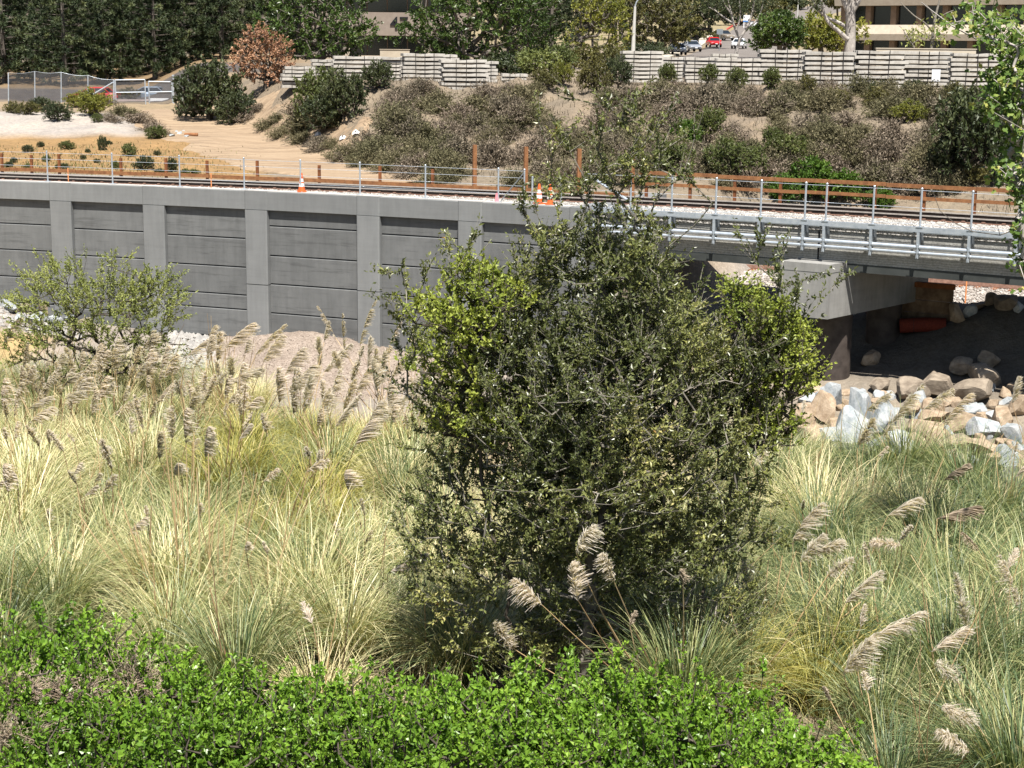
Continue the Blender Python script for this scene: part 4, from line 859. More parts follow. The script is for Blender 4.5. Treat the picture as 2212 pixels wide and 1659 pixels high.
# yellow green shrubs just behind it
def hero(name, label, cat, xb, yb, zb, lobpx, ntg, seed, leafL, leafW, mw, ml, twn=7, grp=None, trunkh=.6, depth=1.0, twL=.3, ydist=None, shell=.45, rmin=.007, rmax=.08, spread=.7, fn=front_z):
    if ydist is None: b = PZ(xb, yb, zb)
    else: b = P(xb, yb, ydist)
    b[2] = float(fn(b[0], b[1])); k = b[1]/FPX; r = np.random.default_rng(seed)
    lb = []
    for x, y, rx, ry in lobpx:
        q = P(x, y, b[1]+r.uniform(-.4, .4)*depth)-b; lb.append((*q, rx*k, depth, ry*k))
    ms = shrub_meshes(name, seed, lb, ntg, twn, leafL, leafW, (MT[mw], MT[ml]), twL=twL, seg=.3, rmin=rmin, rmax=rmax, trunk=[(0, 0, -.2), (.03, 0, trunkh*.5), (.0, .03, trunkh)], shell=shell, spread=spread)
    return plant(name, label, cat, ms, b, group=grp)
hero('green_shrub', 'yellow green shrub left of the tree in front of the wall', 'shrub', 1130, 1150, -6.1, [(1010, 610, 65, 45), (1085, 640, 70, 50), (960, 680, 80, 45), (1040, 720, 90, 50), (1000, 800, 110, 80), (1030, 900, 100, 70)], 470, 201, .075, .045, 'darktwig', 'l_light', 10, trunkh=1.2, ydist=27.6, rmax=.03)
hero('green_shrub', 'yellow green shrub right of the tree in front of the pier', 'shrub', 1470, 1150, -6.1, [(1640, 690, 85, 50), (1700, 745, 70, 55), (1600, 640, 55, 35), (1660, 820, 95, 70), (1725, 800, 40, 40), (1650, 920, 80, 60)], 470, 202, .07, .042, 'darktwig', 'l_light', 10, trunkh=1.2, ydist=28.2, rmax=.03)
hero('green_shrub', 'small pale green sapling between the tree and the gravel pile', 'shrub', 935, 800, -6.2, [(930, 735, 40, 40), (900, 770, 30, 25), (950, 690, 30, 25)], 60, 203, .10, .05, 'twig', 'l_light', 8, ydist=46.)
# open branched bush at the left
hero('open_branched_bush', 'open branched pale green bush before the wall at left', 'bush', 232, 850, -6.0, [(110, 610, 80, 45), (170, 640, 90, 55), (280, 640, 90, 50), (320, 690, 80, 45), (70, 660, 70, 35), (200, 720, 120, 50), (330, 620, 60, 40), (100, 720, 90, 40), (250, 580, 40, 20), (150, 575, 40, 20), (370, 650, 40, 20), (300, 760, 90, 40), (60, 760, 60, 40), (200, 790, 110, 40)], 640, 205, .085, .042, 'darktwig', 'l_small', 15, trunkh=.9, ydist=52., depth=1.3, twL=.45, shell=.5, rmin=.005, rmax=.06)

# ------------------------------------------------------------------ bright green shrubs along the bottom
FM = [shrub_meshes('front', 300+k, [(0, 0, 1.15, 1.25, 1.25, .95), (.55, .2, 1.0, .95, 1, .75), (-.6, -.2, 1.0, .9, 1, .8), (.1, -.5, .8, 1.2, .9, .6), (0, .5, .9, 1.2, .9, .7)], 620, 10, .078, .054, (MT['darktwig'], MT['l_front']), twL=.28, seg=.3, shell=.33, spread=.8, ns=4, gap=-.2, shoots=45) for k in range(4)]
FS = [(60, 1420, 1.0, 'bright green shrub at the left edge, farthest back of the bottom thicket'), (215, 1470, 1.0, 'bright green shrub behind the dry twigs at the bottom left'), (60, 1560, 1.05, 'bright green shrub under the dry brown twigs'), (380, 1530, 1.0, 'bright green shrub right of the dry brown twigs'), (540, 1560, 1.0, 'bright green shrub below the leaning pampas stalks'), (720, 1555, .95, 'bright green shrub below the pale arching grass'), (880, 1580, 1.0, 'bright green shrub left of the bright fallen plume'), (1040, 1570, 1.0, 'bright green shrub below the bright fallen plume'), (1215, 1530, 1.0, 'bright green shrub rising highest below the tree base'), (1370, 1560, 1.0, 'bright green shrub below the bare stalks under the tree'), (1530, 1560, .95, 'bright green shrub left of the yellow arching grass'), (1690, 1650, .95, 'bright green shrub at the lower right end of the thicket'), (200, 1660, 1.05, 'bright green shrub in the lower left corner region, below the dry twigs'), (450, 1665, 1.05, 'bright green shrub at the bottom edge left of the pale bare twigs'), (700, 1665, 1.0, 'bright green shrub at the bottom edge holding pale bare twigs'), (950, 1670, 1.05, 'bright green shrub at the bottom edge below the arching grass'), (1200, 1665, 1.0, 'bright green shrub at the bottom edge in the middle'), (1430, 1670, 1.05, 'bright green shrub at the bottom edge right of the middle'), (1620, 1690, 1.0, 'bright green shrub at the bottom edge beside the pampas'), (1800, 1720, .75, 'low bright green shrub at the bottom beneath the pampas')]
for n_, (x, y, sc, lb) in enumerate(FS):
    b = PZ(x, y, -4.15); b[2] = float(front_z(b[0], b[1])); s3 = (-4.15-b[2])/1.55
    plant('bright_green_shrub', lb, 'shrub', FM[n_ % 4], b, rv.random()*6.28, (sc*1.05, sc*1.05, s3*sc), 'bright green shrubs along the bottom')
# dry brown twigs and pale bare shoots among them
def dry_spray(seed, N, L, up, mat, w=.007):
    r = np.random.default_rng(seed); a = rdir(r, N)*np.array([1, 1, .35])+np.array([0, 0, up]); a = unit(a)*r.uniform(.4, 1, (N, 1))*L
    p0 = r.normal(0, .12, (N, 3))*np.array([1, 1, .3]); out = segs(p0, p0+a, w, w*.5, 3, t=r.random(N))
    f = r.uniform(.25, 1, (N, 6, 1)); q = (p0[:, None]+a[:, None]*f).reshape(-1, 3); dd = unit(np.repeat(a, 6, 0)+r.normal(size=(N*6, 3))*.35*L)*L*.28
    out += segs(q, q+dd, w*.55, w*.3, 3, t=r.random(len(q)))
    f = r.uniform(.3, 1, (len(q), 2, 1)); q2 = (q[:, None]+dd[:, None]*f).reshape(-1, 3)
    out += leaves(q2, r.normal(size=q2.shape), .045, .02, r)
    return make_mesh('dry_twigs', out, mat)
DS = [dry_spray(400+i_, 46, .7, .35, MT['l_twigbrown']) for i_ in range(3)]
for n_, (x, y, lb) in enumerate(((60, 1500, 'tangle of dry brown twigs over the green shrubs, leftmost'), (170, 1510, 'tangle of dry brown twigs in the bottom left thicket'), (290, 1470, 'sprig of dry brown twigs rising right of the brown tangle'), (40, 1600, 'dry brown twigs at the lower left corner'))):
    b = PZ(x, y, -3.9); t_ = thing('dry_twig_tangle', lb, 'dry twigs', b); t_.rotation_euler = (rv.normal(0, .3), rv.normal(0, .3), rv.random()*6); inst('twigs', DS[n_ % 3], t_)
for x, y, lb in ((900, 1560, 'pale bare twig sticking out of the bottom thicket'), (590, 1560, 'thin pale bare shoot in the left part of the thicket')):
    b = PZ(x, y+60, -4.4); r = np.random.default_rng(int(x)); pts = [b]
    for k_ in range(5): pts.append(pts[-1]+np.array([r.normal(0, .05), r.normal(0, .04), .16]))
    a = np.array(pts); br_ = np.array([a[2], a[3], a[4]]); e = br_+np.array([[.16, 0, .24], [-.15, .03, .2], [.08, 0, .22]])
    tag(part('bare_twig', tube(a, np.linspace(.011, .004, 6), 5)+segs(br_, e, .006, .003, 4), MT['twig'], loc=b), lb, 'twig')

# ------------------------------------------------------------------ pampas grass
def clump_mesh(seed, N, L, mat, rb=.34, tmean=.42, upright=0.):
    r = np.random.default_rng(seed); az = r.random(N)*6.283; rad = rb*np.sqrt(r.random(N)); k = 7
    Ln = L*r.uniform(.55, 1.12, N); th0 = np.radians(r.uniform(64, 90, N)+upright); th1 = np.radians(r.uniform(-80, 45, N)+upright*2.0)
    t = np.linspace(0, 1, k); th = th0[:, None]+(th1-th0)[:, None]*t[None]**1.35
    stp = Ln[:, None]/(k-1); hr = np.concatenate([np.zeros((N, 1)), np.cumsum(np.cos(th[:, :-1])*stp, 1)], 1); hz = np.concatenate([np.zeros((N, 1)), np.cumsum(np.sin(th[:, :-1])*stp, 1)], 1)
    az2 = az[:, None]+r.normal(0, .25, (N, 1))*t[None]**2
    Pt = np.stack([rad[:, None]*np.cos(az)[:, None]+hr*np.cos(az2), rad[:, None]*np.sin(az)[:, None]+hr*np.sin(az2), np.maximum(hz, .02)], -1)
    sd = np.stack([-np.sin(az+r.normal(0, .5, N)), np.cos(az), r.normal(0, .25, N)], -1); sd = unit(sd)
    W = (r.uniform(.010, .021, N))[:, None]*(1-t[None]**2.2*.85)
    ti = np.clip(r.normal(tmean, .24, N), 0, 1)
    return make_mesh('blades', ribbons(Pt, sd, W, t=ti), mat)
CM = [clump_mesh(500+i_, 700, 2.05, MT['l_pampas'], tmean=tm) for i_, tm in enumerate((.36, .56, .68, .46, .78))]
CG = [clump_mesh(520+i_, 700, 2.0, MT['l_pampasgold'], tmean=.5) for i_ in range(2)]
CB = [clump_mesh(530+i_, 740, 2.1, MT['l_pampas'], tmean=tm, upright=3) for i_, tm in enumerate((.22, .34))]

def plume_parts(b, tip, r, N=150, hair=.16, dark=False, fuzz=1.0, wide=1.0):
    """feathery plume from b to tip, hairs drooping with the wind"""
    L = np.linalg.norm(tip-b); ax = (tip-b)/L; hair = min(hair, .38*L); N = int(N*1.35*np.clip(L/.6, .6, 1.6)); k = 4
    wnd = np.array([r.normal(.45, .45), r.normal(.1, .2), -r.uniform(.4, .8)]); f = r.random(N)**r.uniform(.7, 1.1); gp_ = np.sin(f*r.uniform(9, 16)+r.random()*6); f = f[gp_ > -.85]; N = len(f); droop = np.array([0, 0, -1.0]); rach = lambda x: b+ax*L*x[:, None]+np.array([wnd[0]*.7, .1, -.5])*(L*.18*x**2.2)[:, None]
    p0 = rach(f); ln = hair*np.interp(f, [0, .15, .5, .85, 1], [.55, 1, 1.0, .62, .3])*r.uniform(.5, 1.25, N)*fuzz
    d0 = unit(ax*1.15+rdir(r, N)*r.uniform(.4, .7)*fuzz)
    t = np.linspace(0, 1, k); Pt = p0[:, None]+d0[:, None]*(ln[:, None]*t[None]*1.0)[..., None]+wnd*(ln[:, None]*t[None]**2*.75)[..., None]
    sd = unit(np.cross(d0, rdir(r, N))); W = wide*r.uniform(.012, .024, N)[:, None]*(1-.6*t[None])
    ti = np.clip(r.normal(.55, .22, N)-.15*(r.random(N) < .15), 0, 1)
    out = ribbons(Pt, sd, W, t=ti)
    ff = np.linspace(0, 1, 7); rp_ = rach(ff); out += segs(rp_[:-1], rp_[1:], .006, .004, 3, t=np.full(6, .3))
    return out
c1 = lambda a, b: (a/3.98, 713+b/3.98); c2 = lambda a, b: (493.7+a/3.98, 713+b/3.98); c5 = lambda a, b: (1470+a/2.47, 987.4+b/2.47); c4 = lambda a, b: (740.5+a/2.953, 1097+b/2.953); c8 = lambda a, b: (1591+a/3.557, 603.5+b/3.557)
PL = []     # (base px, tip px, kind)
for a in ((470, 380, 520, 190), (560, 420, 620, 300), (1115, 420, 1215, 100), (985, 350, 965, 60), (215, 480, 270, 290), (1410, 420, 1500, 190), (560, 590, 690, 510), (240, 680, 400, 560), (1840, 480, 1960, 350), (250, 800, 420, 640), (340, 1000, 210, 810), (545, 1040, 400, 840), (60, 960, 20, 830), (1370, 1110, 1350, 850), (1480, 940, 1500, 640), (1600, 980, 1560, 650), (1770, 1130, 1740, 800), (1830, 1000, 1830, 860), (960, 1200, 860, 920), (660, 1330, 570, 1200), (70, 1400, 0, 1130), (150, 1290, 110, 1200), (2100, 700, 2205, 560), (2050, 960, 2140, 800), (1230, 850, 1150, 540), (1720, 1600, 1710, 1480), (640, 1240, 680, 1130), (1500, 1250, 1480, 1130), (640, 960, 560, 880), (1660, 640, 1600, 460), (60, 760, 30, 600), (330, 560, 360, 400), (830, 620, 790, 480), (1060, 620, 1080, 470), (430, 980, 400, 860), (1290, 760, 1330, 600), (1550, 560, 1520, 420), (900, 560, 960, 440)): PL.append((*c1(*a[:2]), *c1(*a[2:]), 0))
for a in ((640, 690, 700, 350), (870, 680, 930, 310), (1040, 500, 1180, 100), (1100, 540, 1220, 250), (1250, 420, 1390, 110), (1400, 420, 1500, 230), (1590, 520, 1770, 270), (1850, 620, 2020, 420), (2040, 690, 2110, 540), (1900, 800, 1950, 640), (440, 620, 390, 300), (560, 720, 540, 300), (330, 900, 260, 700), (130, 860, 220, 690), (1090, 990, 1180, 760), (700, 1100, 660, 990), (760, 1200, 780, 1030), (1030, 1380, 950, 1190), (1170, 1600, 1130, 1440), (300, 1300, 420, 1180), (1260, 520, 1300, 330), (1480, 640, 1560, 480), (1700, 640, 1790, 470)): PL.append((*c2(*a[:2]), *c2(*a[2:]), 0))
for a in ((725, 730, 690, 655), (778, 745, 800, 640), (745, 760, 735, 670), (840, 750, 865, 690), (700, 740, 708, 690)): PL.append((*a, 3))
for a in ((600, 450, 720, 230), (700, 520, 860, 440), (880, 780, 1050, 600), (970, 1000, 1290, 800), (870, 1160, 1000, 960), (1340, 1040, 1530, 900), (1560, 1040, 1450, 580), (1820, 830, 1720, 500), (1480, 1200, 1350, 1080), (1580, 1420, 1370, 1310), (1540, 1570, 1370, 1440), (360, 690, 310, 530), (780, 640, 920, 530), (1180, 470, 1000, 440), (1000, 1260, 970, 1140), (640, 560, 760, 400)): PL.append((*c5(*a[:2]), *c5(*a[2:]), 1))
for a in ((1590, 500, 1500, 390), (1370, 330, 1570, 250), (1400, 130, 1530, 30), (800, 1300, 760, 1220)): PL.append((*c5(*a[:2]), *c5(*a[2:]), 2))
for a in ((1270, 620, 1100, 440), (1090, 900, 950, 710), (1500, 590, 1450, 340), (1490, 290, 1590, 100), (1730, 470, 1660, 280)): PL.append((*c4(*a[:2]), *c4(*a[2:]), 1))
for a in ((1830, 750, 1870, 650), (2170, 470, 2140, 380)): PL.append((*c4(*a[:2]), *c4(*a[2:]), 2))
for a in ((1000, 1010, 1190, 850), (1130, 1200, 1420, 770), (1430, 1010, 1660, 820), (1590, 1110, 1780, 850), (930, 1290, 1060, 1050), (2120, 950, 2160, 740)): PL.append((*c8(*a[:2]), *c8(*a[2:]), 0))

rp_ = np.random.default_rng(61)
# clump positions: a jittered carpet on the valley floor, kept off the tree, the water and the gravel
pts = []
for Yc in np.arange(22, 58, 1.5):
    for Xc in np.arange(-18, 18, 1.5):
        X_ = Xc+rp_.normal(0, .35); Y_ = Yc+rp_.normal(0, .35); s_, n_ = sn(X_, Y_); px, py, _ = project((X_, Y_, -5.3))
        if px < -60 or px > 2280 or py > 1760: continue
        if X_ > 5 and n_ > -8.6: continue
        if s_ <= 6 and n_ > (-6.2 if px < 520 else -8.3): continue
        if px < 1780 and py > 1450 + (60 if px > 500 else -60): continue
        if abs(X_-TB[0]) < 1.3 and abs(Y_-TB[1]) < 1.2: continue
        if 560 < px < 1000 and py < 890: continue
        if rp_.random() < .10 or (980 < px < 1580 and py < 1200 and rp_.random() < .7): continue
        pts.append((X_, Y_, px, py))
pts = np.array(pts)
clumps = []
PCL = [(20, 'at the left frame edge'), (75, 'under the left end of the wall'), (128, 'under the leftmost pilaster'), (195, 'under the open branched bush'), (260, 'right of the bush trunk'), (330, 'under the second pilaster'), (390, 'under the cobble heap'), (445, 'under the second full wall bay'), (500, 'left of the third pilaster'), (552, 'under the third pilaster'), (605, 'under the gravel pile peak'), (660, 'under the third full wall bay'), (720, 'left of the fourth pilaster'), (792, 'under the fourth pilaster'), (850, 'at the left side of the tree'), (920, 'under the left edge of the tree crown'), (1000, 'left of the tree trunk'), (1100, 'close left of the tree trunk'), (1240, 'under the tree crown centre'), (1380, 'close right of the tree trunk'), (1480, 'under the right part of the tree crown')]
PRL = [(860, 'at the back of the stand'), (910, 'second from the back'), (960, 'in the back third'), (1020, 'just behind the middle'), (1090, 'in the middle of the stand'), (1170, 'just before the middle'), (1260, 'in the front third'), (1350, 'near the green thicket'), (9999, 'at the green thicket edge')]
PCR = [(1600, 'under the right edge of the tree crown'), (1680, 'left of the pier line'), (1735, 'under the pier cap left corner'), (1790, 'under the pier cap right corner'), (1850, 'under the large upright white slab'), (1905, 'under the second column'), (1960, 'under the wide white boulder'), (2020, 'under the lagging wall'), (2080, 'right of the lagging wall'), (2140, 'under the sand mound'), (2212, 'at the right frame edge')]
PRR = [(1010, 'beside the water'), (1060, 'second from the water'), (1120, 'at the back of the stand'), (1190, 'behind the middle'), (1270, 'in the middle of the stand'), (1370, 'before the middle'), (1480, 'in the front third'), (9999, 'at the bottom of the picture')]
for X_, Y_, px, py in pts:
    z = float(front_z(X_, Y_)); gold = (480 < px < 860 and 930 < py < 1180 and rp_.random() < .6) or (1560 < px < 1800 and py > 1380 and rp_.random() < .75)
    if gold: me = CG[rp_.integers(2)]; lb = 'golden yellow pampas grass clump in the stand left of the tree' if px < 1000 else 'golden yellow arching pampas clump at the lower right of the tree'
    elif px > 1700: me = CB[rp_.integers(2)] if rp_.random() < .65 else CM[rp_.integers(5)]; lb = 'blue green pampas grass clump in the stand between tree and right edge'
    elif px > 850: me = CB[rp_.integers(2)] if rp_.random() < .35 else CM[rp_.integers(5)]; lb = 'pampas grass clump around the foot of the big tree'
    elif py > 1250: me = CM[rp_.integers(5)]; lb = 'large arching pampas clump just behind the bright green thicket at left'
    else: me = CM[rp_.integers(5)]; lb = 'pampas grass clump in the wide stand left of the big tree'
    cx_, cy_, _d = project((X_, Y_, z+.9)); sz = rp_.uniform(.85, 1.35)
    if px > 1560: lb = '@'+('golden ' if gold else '')+'pampas clump '+near(PCR, cx_)+', '+band(PRR, cy_)
    else: lb = '@'+('golden ' if gold else '')+'pampas clump '+near(PCL, cx_)+', '+band(PRL, cy_)
    lb = uniq(lb, sz, 1.1)
    t_ = thing('pampas_grass', lb, 'pampas grass', (X_, Y_, z-.03), 'pampas grass clumps on the valley floor'); t_['kind'] = 'thing'
    sc = sz*(.8 if Y_ > 44 else 1.0); o = inst('blades', me, t_, (0, 0, 0), (rp_.normal(0, .06), rp_.normal(0, .06), rp_.random()*6.28), (sc, sc, sc*rp_.uniform(.85, 1.1)))
    clumps.append((t_, np.array([X_, Y_, z])))
CP = np.array([c for _, c in clumps])
def add_plume(b, tip, kind, fuzz=1.0):
    i_ = int(np.argmin(np.hypot(CP[:, 0]-b[0], CP[:, 1]-b[1]+.2))); t_, c = clumps[i_]
    root = c+np.array([rp_.normal(0, .15), rp_.normal(0, .15), .05]); ax = unit((tip-b)[None])[0]
    mid = root*.35+b*.65-ax*.25*np.linalg.norm(b-root)*.4; tt = np.linspace(0, 1, 7)[:, None]; cv = root*(1-tt)**2+2*mid*tt*(1-tt)+b*tt**2
    part('stalk', segs(cv[:-1], cv[1:], .011, .008, 4, t=np.full(6, rp_.random()))+segs(cv[1:4], cv[2:5], .018, .013, 4, t=np.full(3, rp_.random()*.6)), MT['stalk'], t_)
    part('plume', plume_parts(b, tip, rp_, 340 if kind == 1 else 330, .23 if kind == 1 else (.18 if kind == 3 else .33), fuzz=fuzz, wide=1.0 if kind == 1 else 1.35), MT['plumedark' if kind == 2 else 'plume'], t_)
for x0, y0, x1, y1, kind in PL:
    zc = -3.75 if kind in (0, 3) else -4.1
    q = PZ((x0+x1)/2, (y0+y1)/2, zc); Yd = min(q[1], 51.5) if kind != 3 else 50.5
    if 1000 < x0 < 1500 and y0 > 1120: Yd = TB[1]-2.5
    if x0 > 1780 and y0 < 960: Yd = min(Yd, 47.5)
    b = P(x0, y0, Yd+rp_.normal(0, .1)); tip = P(x1, y1, Yd-rp_.uniform(0, .25)); add_plume(b, tip, kind, 1.25 if kind == 1 else 1.0)
for _ in range(80):
    i_ = rp_.integers(len(clumps)); c = clumps[i_][1]; px = project(c)[0]
    if 900 < px < 1650 or c[1] < 26: continue
    b = c+np.array([rp_.normal(0, .5), rp_.normal(0, .3), rp_.uniform(1.5, 2.3)]); tip = b+np.array([rp_.normal(.12, .2), rp_.normal(0, .1), rp_.uniform(.25, .5)]); add_plume(b, tip, 0)
for _ in range(90):
    px_ = rp_.uniform(0, 1000); py_ = rp_.uniform(745, 905)+(30 if px_ > 560 else 0)
    Yd = np.interp(py_, [745, 920], [52, 44])+rp_.normal(0, .5); b = P(px_, py_, Yd); tip = P(px_+rp_.normal(10, 22), py_-rp_.uniform(35, 85), Yd-.1); add_plume(b, tip, 0)
# bare straw stalks
for _ in range(640):
    i_ = rp_.integers(len(clumps)); t_, c = clumps[i_]; n_s = 1
    px, py, _d = project(c)
    a = c+np.array([rp_.normal(0, .25), rp_.normal(0, .25), 0]); le = rp_.uniform(1.4, 3.0); dv = unit(np.array([[rp_.normal(.0, .28), rp_.normal(0, .2), 1]]))[0]
    mid = a+dv*le*.5; e = a+dv*le+np.array([rp_.normal(0, .1), 0, -.05*le])
    rr_ = rp_.uniform(.007, .014) if not (330 < px < 560 and py > 1000) else rp_.uniform(.014, .024)
    part('stalk', segs([a, mid], [mid, e], [rr_, rr_*.85], [rr_*.85, rr_*.5], 4, t=np.full(2, rp_.uniform(0, 1))), MT['stalk'], t_)
for n_, (x0, y0, x1, y1) in enumerate(((395, 1290, 350, 900), (402, 1300, 385, 1000), (430, 1300, 425, 1010), (452, 1290, 450, 980), (478, 1300, 530, 1010), (520, 1270, 590, 1080), (505, 1290, 545, 1100), (385, 1270, 368, 960), (418, 1290, 402, 960), (440, 1310, 470, 1050), (300, 1290, 170, 1110), (320, 1300, 215, 1090), (290, 1300, 130, 1180), (560, 1310, 640, 1120), (600, 1300, 625, 1100), (350, 1320, 290, 1130), (470, 1310, 480, 1020), (330, 1310, 255, 1060), (1650, 1400, 1720, 1190), (1680, 1420, 1790, 1240), (1700, 1410, 1830, 1220), (1660, 1390, 1690, 1200), (1720, 1420, 1860, 1300), (1640, 1380, 1660, 1210), (1300, 1420, 1290, 1290), (1330, 1430, 1345, 1270), (1360, 1430, 1350, 1290), (1390, 1420, 1400, 1280), (1270, 1420, 1255, 1300), (1600, 1400, 1620, 1260))):
    b = PZ(x0, y0, -5.6); tip = P(x1, y1, b[1]-rp_.uniform(-.2, .3)); i_ = int(np.argmin(np.hypot(CP[:, 0]-b[0], CP[:, 1]-b[1]))); mid = (b+tip)/2+rp_.normal(0, .03, 3); r_ = rp_.uniform(.012, .022)
    part('stalk', segs([b-np.array([0, 0, .4]), b, mid], [b, mid, tip], [r_, r_, r_*.85], [r_, r_*.85, r_*.55], 5, t=np.array([.45, .6, .75])*rp_.uniform(.7, 1.2)), MT['stalk'], clumps[i_][0])
# low growth and dead thatch between the clumps
Ng = 30000; Xq = rp_.uniform(-17, 17, Ng); Yq = rp_.uniform(18, 52, Ng); s_, n_ = sn(Xq, Yq); ok = (n_ < -8.2) & (np.abs(Xq) < .34*Yq+1); Xq, Yq = Xq[ok], Yq[ok]; Zq = front_z(Xq, Yq); N = len(Xq)
an = rp_.random(N)*6.28; L_ = rp_.uniform(.2, .75, N); p0 = np.stack([Xq, Yq, Zq-.02], 1); ho = np.stack([np.cos(an), np.sin(an), np.zeros(N)], 1)
Pt = np.stack([p0, p0+ho*(L_*.15)[:, None]+np.array([0, 0, 1])*(L_*.6)[:, None], p0+ho*(L_*.55)[:, None]+np.array([0, 0, 1])*(L_*rp_.uniform(.4, 1, N))[:, None]], 1)
tag(part('thatch', ribbons(Pt, np.stack([-np.sin(an), np.cos(an), an*0], 1), np.broadcast_to(np.array([.02, .015, .004]), (N, 3)), t=np.clip(rp_.normal(.65, .25, N), 0, 1)), MT['l_pampas']), 'low grass and dead thatch between the pampas clumps', 'grass', kind='stuff')

# ------------------------------------------------------------------ broad lobed leaves coming in at the right
def lobed(p, nrm, d, S, r, m=0):
    an = np.radians([-90, -50, -28, -5, 22, 55, 90, 125, 158, 185, 208, 230]); rad = np.array([.10, .45, .55, .95, .50, .95, .45+.62, .95, .50, .95, .55, .45])*.55
    N = len(p); d = unit(d); x = unit(np.cross(d, nrm)); nn = np.cross(x, d)
    V = p[:, None]+S[:, None, None]*((np.cos(an)*rad)[None, :, None]*x[:, None]+((np.sin(an)*rad+.5))[None, :, None]*d[:, None]-(np.abs(np.cos(an))*rad*.35)[None, :, None]*nn[:, None]*r.uniform(-.3, 1.2, (N, 1, 1)))
    k = len(an); V = np.concatenate([V, (p+d*S[:, None]*.45)[:, None]], 1).reshape(-1, 3); i = np.arange(k)
    F = (np.arange(N)[:, None, None]*(k+1)+np.stack([i, (i+1) % k, np.full(k, k)], 1)[None]).reshape(-1, 3)
    return g(V, F, m, np.repeat(r.random(N)**1.1, k+1))
r = np.random.default_rng(91)
SB = P(2420, 1500, 33.0); SB[2] = float(front_z(SB[0], SB[1])); kk = 33.0/FPX
st = thing('broad_leaved_tree', 'broad lobed leaf tree whose branches hang in at the right edge', 'tree', SB)
tgp = []
for x, y, sx, sy, n_ in ((2100, 30, 40, 30, 26), (2160, 60, 50, 50, 60), (2200, 110, 25, 40, 40), (2060, 45, 20, 12, 6), (2165, 180, 34, 30, 60), (2150, 220, 28, 25, 45), (2190, 230, 30, 40, 60), (2200, 290, 20, 30, 34), (2190, 160, 30, 20, 30), (2165, 345, 14, 12, 8), (2190, 380, 25, 25, 30), (2205, 420, 15, 25, 22), (2160, 365, 16, 10, 8), (2205, 500, 12, 20, 20), (2212, 560, 8, 30, 12), (2250, 60, 25, 60, 30), (2260, 250, 25, 80, 30), (2270, 480, 25, 60, 20)):
    for _ in range(n_): tgp.append(P(r.normal(x, sx*.6), r.normal(y, sy*.6), 33+r.normal(0, .5))-SB)
tgp = np.array(tgp); trk = [np.zeros(3)+np.array([0, 0, -.3])]+[P(2420-35*math.sin(q*1.2), 1500-1560*q, 33.0)-SB for q in np.linspace(.15, 1, 8)]
pos, par, ends = grow(trk, tgp, r, .45, .8, -.08)
part('trunk', [(V+SB, F, m, t) for V, F, m, t in limb_parts(pos, par, ends, .0065, .22, 6, pw=.45)], MT['eucbark'], st, smooth=True)
i = np.concatenate([ends]*5); lp = pos[i]+r.normal(0, .08, (len(i), 3)); ld = unit(r.normal(size=(len(i), 3))*.7+np.array([0, 0, -.55])); ln = unit(np.array([.1, -.6, .8])+r.normal(size=(len(i), 3))*.45)
part('crown', [(V+SB, F, m, t) for V, F, m, t in lobed(lp, ln, ld, r.uniform(.09, .18, len(i)), r)], MT['l_syc'], st)
bt = [P(2050, 478, 33.)-SB*0]; 
tw_ = np.array([P(x, y, 33.) for x, y in ((2260, 470), (2215, 488), (2160, 508), (2100, 500), (2060, 480), (2030, 455), (2016, 415))])
part('bare_branch', tube(tw_, np.linspace(.014, .005, 7), 6)+segs([tw_[3], tw_[2]], [tw_[3]+np.array([-.15, 0, .28]), tw_[2]+np.array([-.1, 0, .3])], .007, .003, 4), MT['bark'], st)
tw_ = np.array([P(x, y, 33.) for x, y in ((2330, 110), (2240, 120), (2130, 95), (2055, 55), (2015, 25), (1990, 5))]); part('branch', tube(tw_, np.linspace(.03, .008, 6), 6), MT['eucbark'], st)

# ------------------------------------------------------------------ shrubs on the dry bank
def brush_mesh(seed, mat, N=150, tw=4):
    r = np.random.default_rng(seed); az = r.random(N)*6.28; el = np.radians(r.uniform(8, 88, N)); L = r.uniform(.5, 1.0, N)*np.interp(np.sin(el), [0, 1], [1.05, .95])
    d = np.stack([np.cos(az)*np.cos(el), np.sin(az)*np.cos(el), np.sin(el)*.85], 1); p0 = r.normal(0, .08, (N, 3)); p0[:, 2] = -.05; e = p0+d*L[:, None]
    out = segs(p0, e, .009, .004, 3, t=np.clip(r.normal(.3, .2, N), 0, 1))
    f = r.uniform(.35, 1, (N, tw, 1)); q = (p0[:, None]*(1-f)+e[:, None]*f).reshape(-1, 3); dd = unit(np.repeat(d, tw, 0)+r.normal(size=(N*tw, 3))*.7); ln = r.uniform(.12, .34, N*tw)
    sd = unit(np.cross(dd, rdir(r, N*tw))); Pt = np.stack([q, q+dd*ln[:, None]*.5, q+dd*ln[:, None]], 1)
    out += ribbons(Pt, sd, np.broadcast_to(np.array([.018, .014, .004]), (N*tw, 3)), t=np.clip(r.normal(.5, .25, N*tw), 0, 1))
    q3 = (q+dd*ln[:, None]*r.uniform(.2, 1, (N*tw, 1))); out += leaves(np.repeat(q3, 2, 0)+r.normal(0, .03, (N*tw*2, 3)), r.normal(size=(N*tw*2, 3)), .10, .045, r, tint=np.clip(r.normal(.5, .28, N*tw*2), 0, 1))
    return make_mesh('dry_stems', out, mat)
BR = [brush_mesh(600+i_, MT['l_brush']) for i_ in range(5)]; BO = [brush_mesh(620+i_, MT['l_brush2']) for i_ in range(3)]
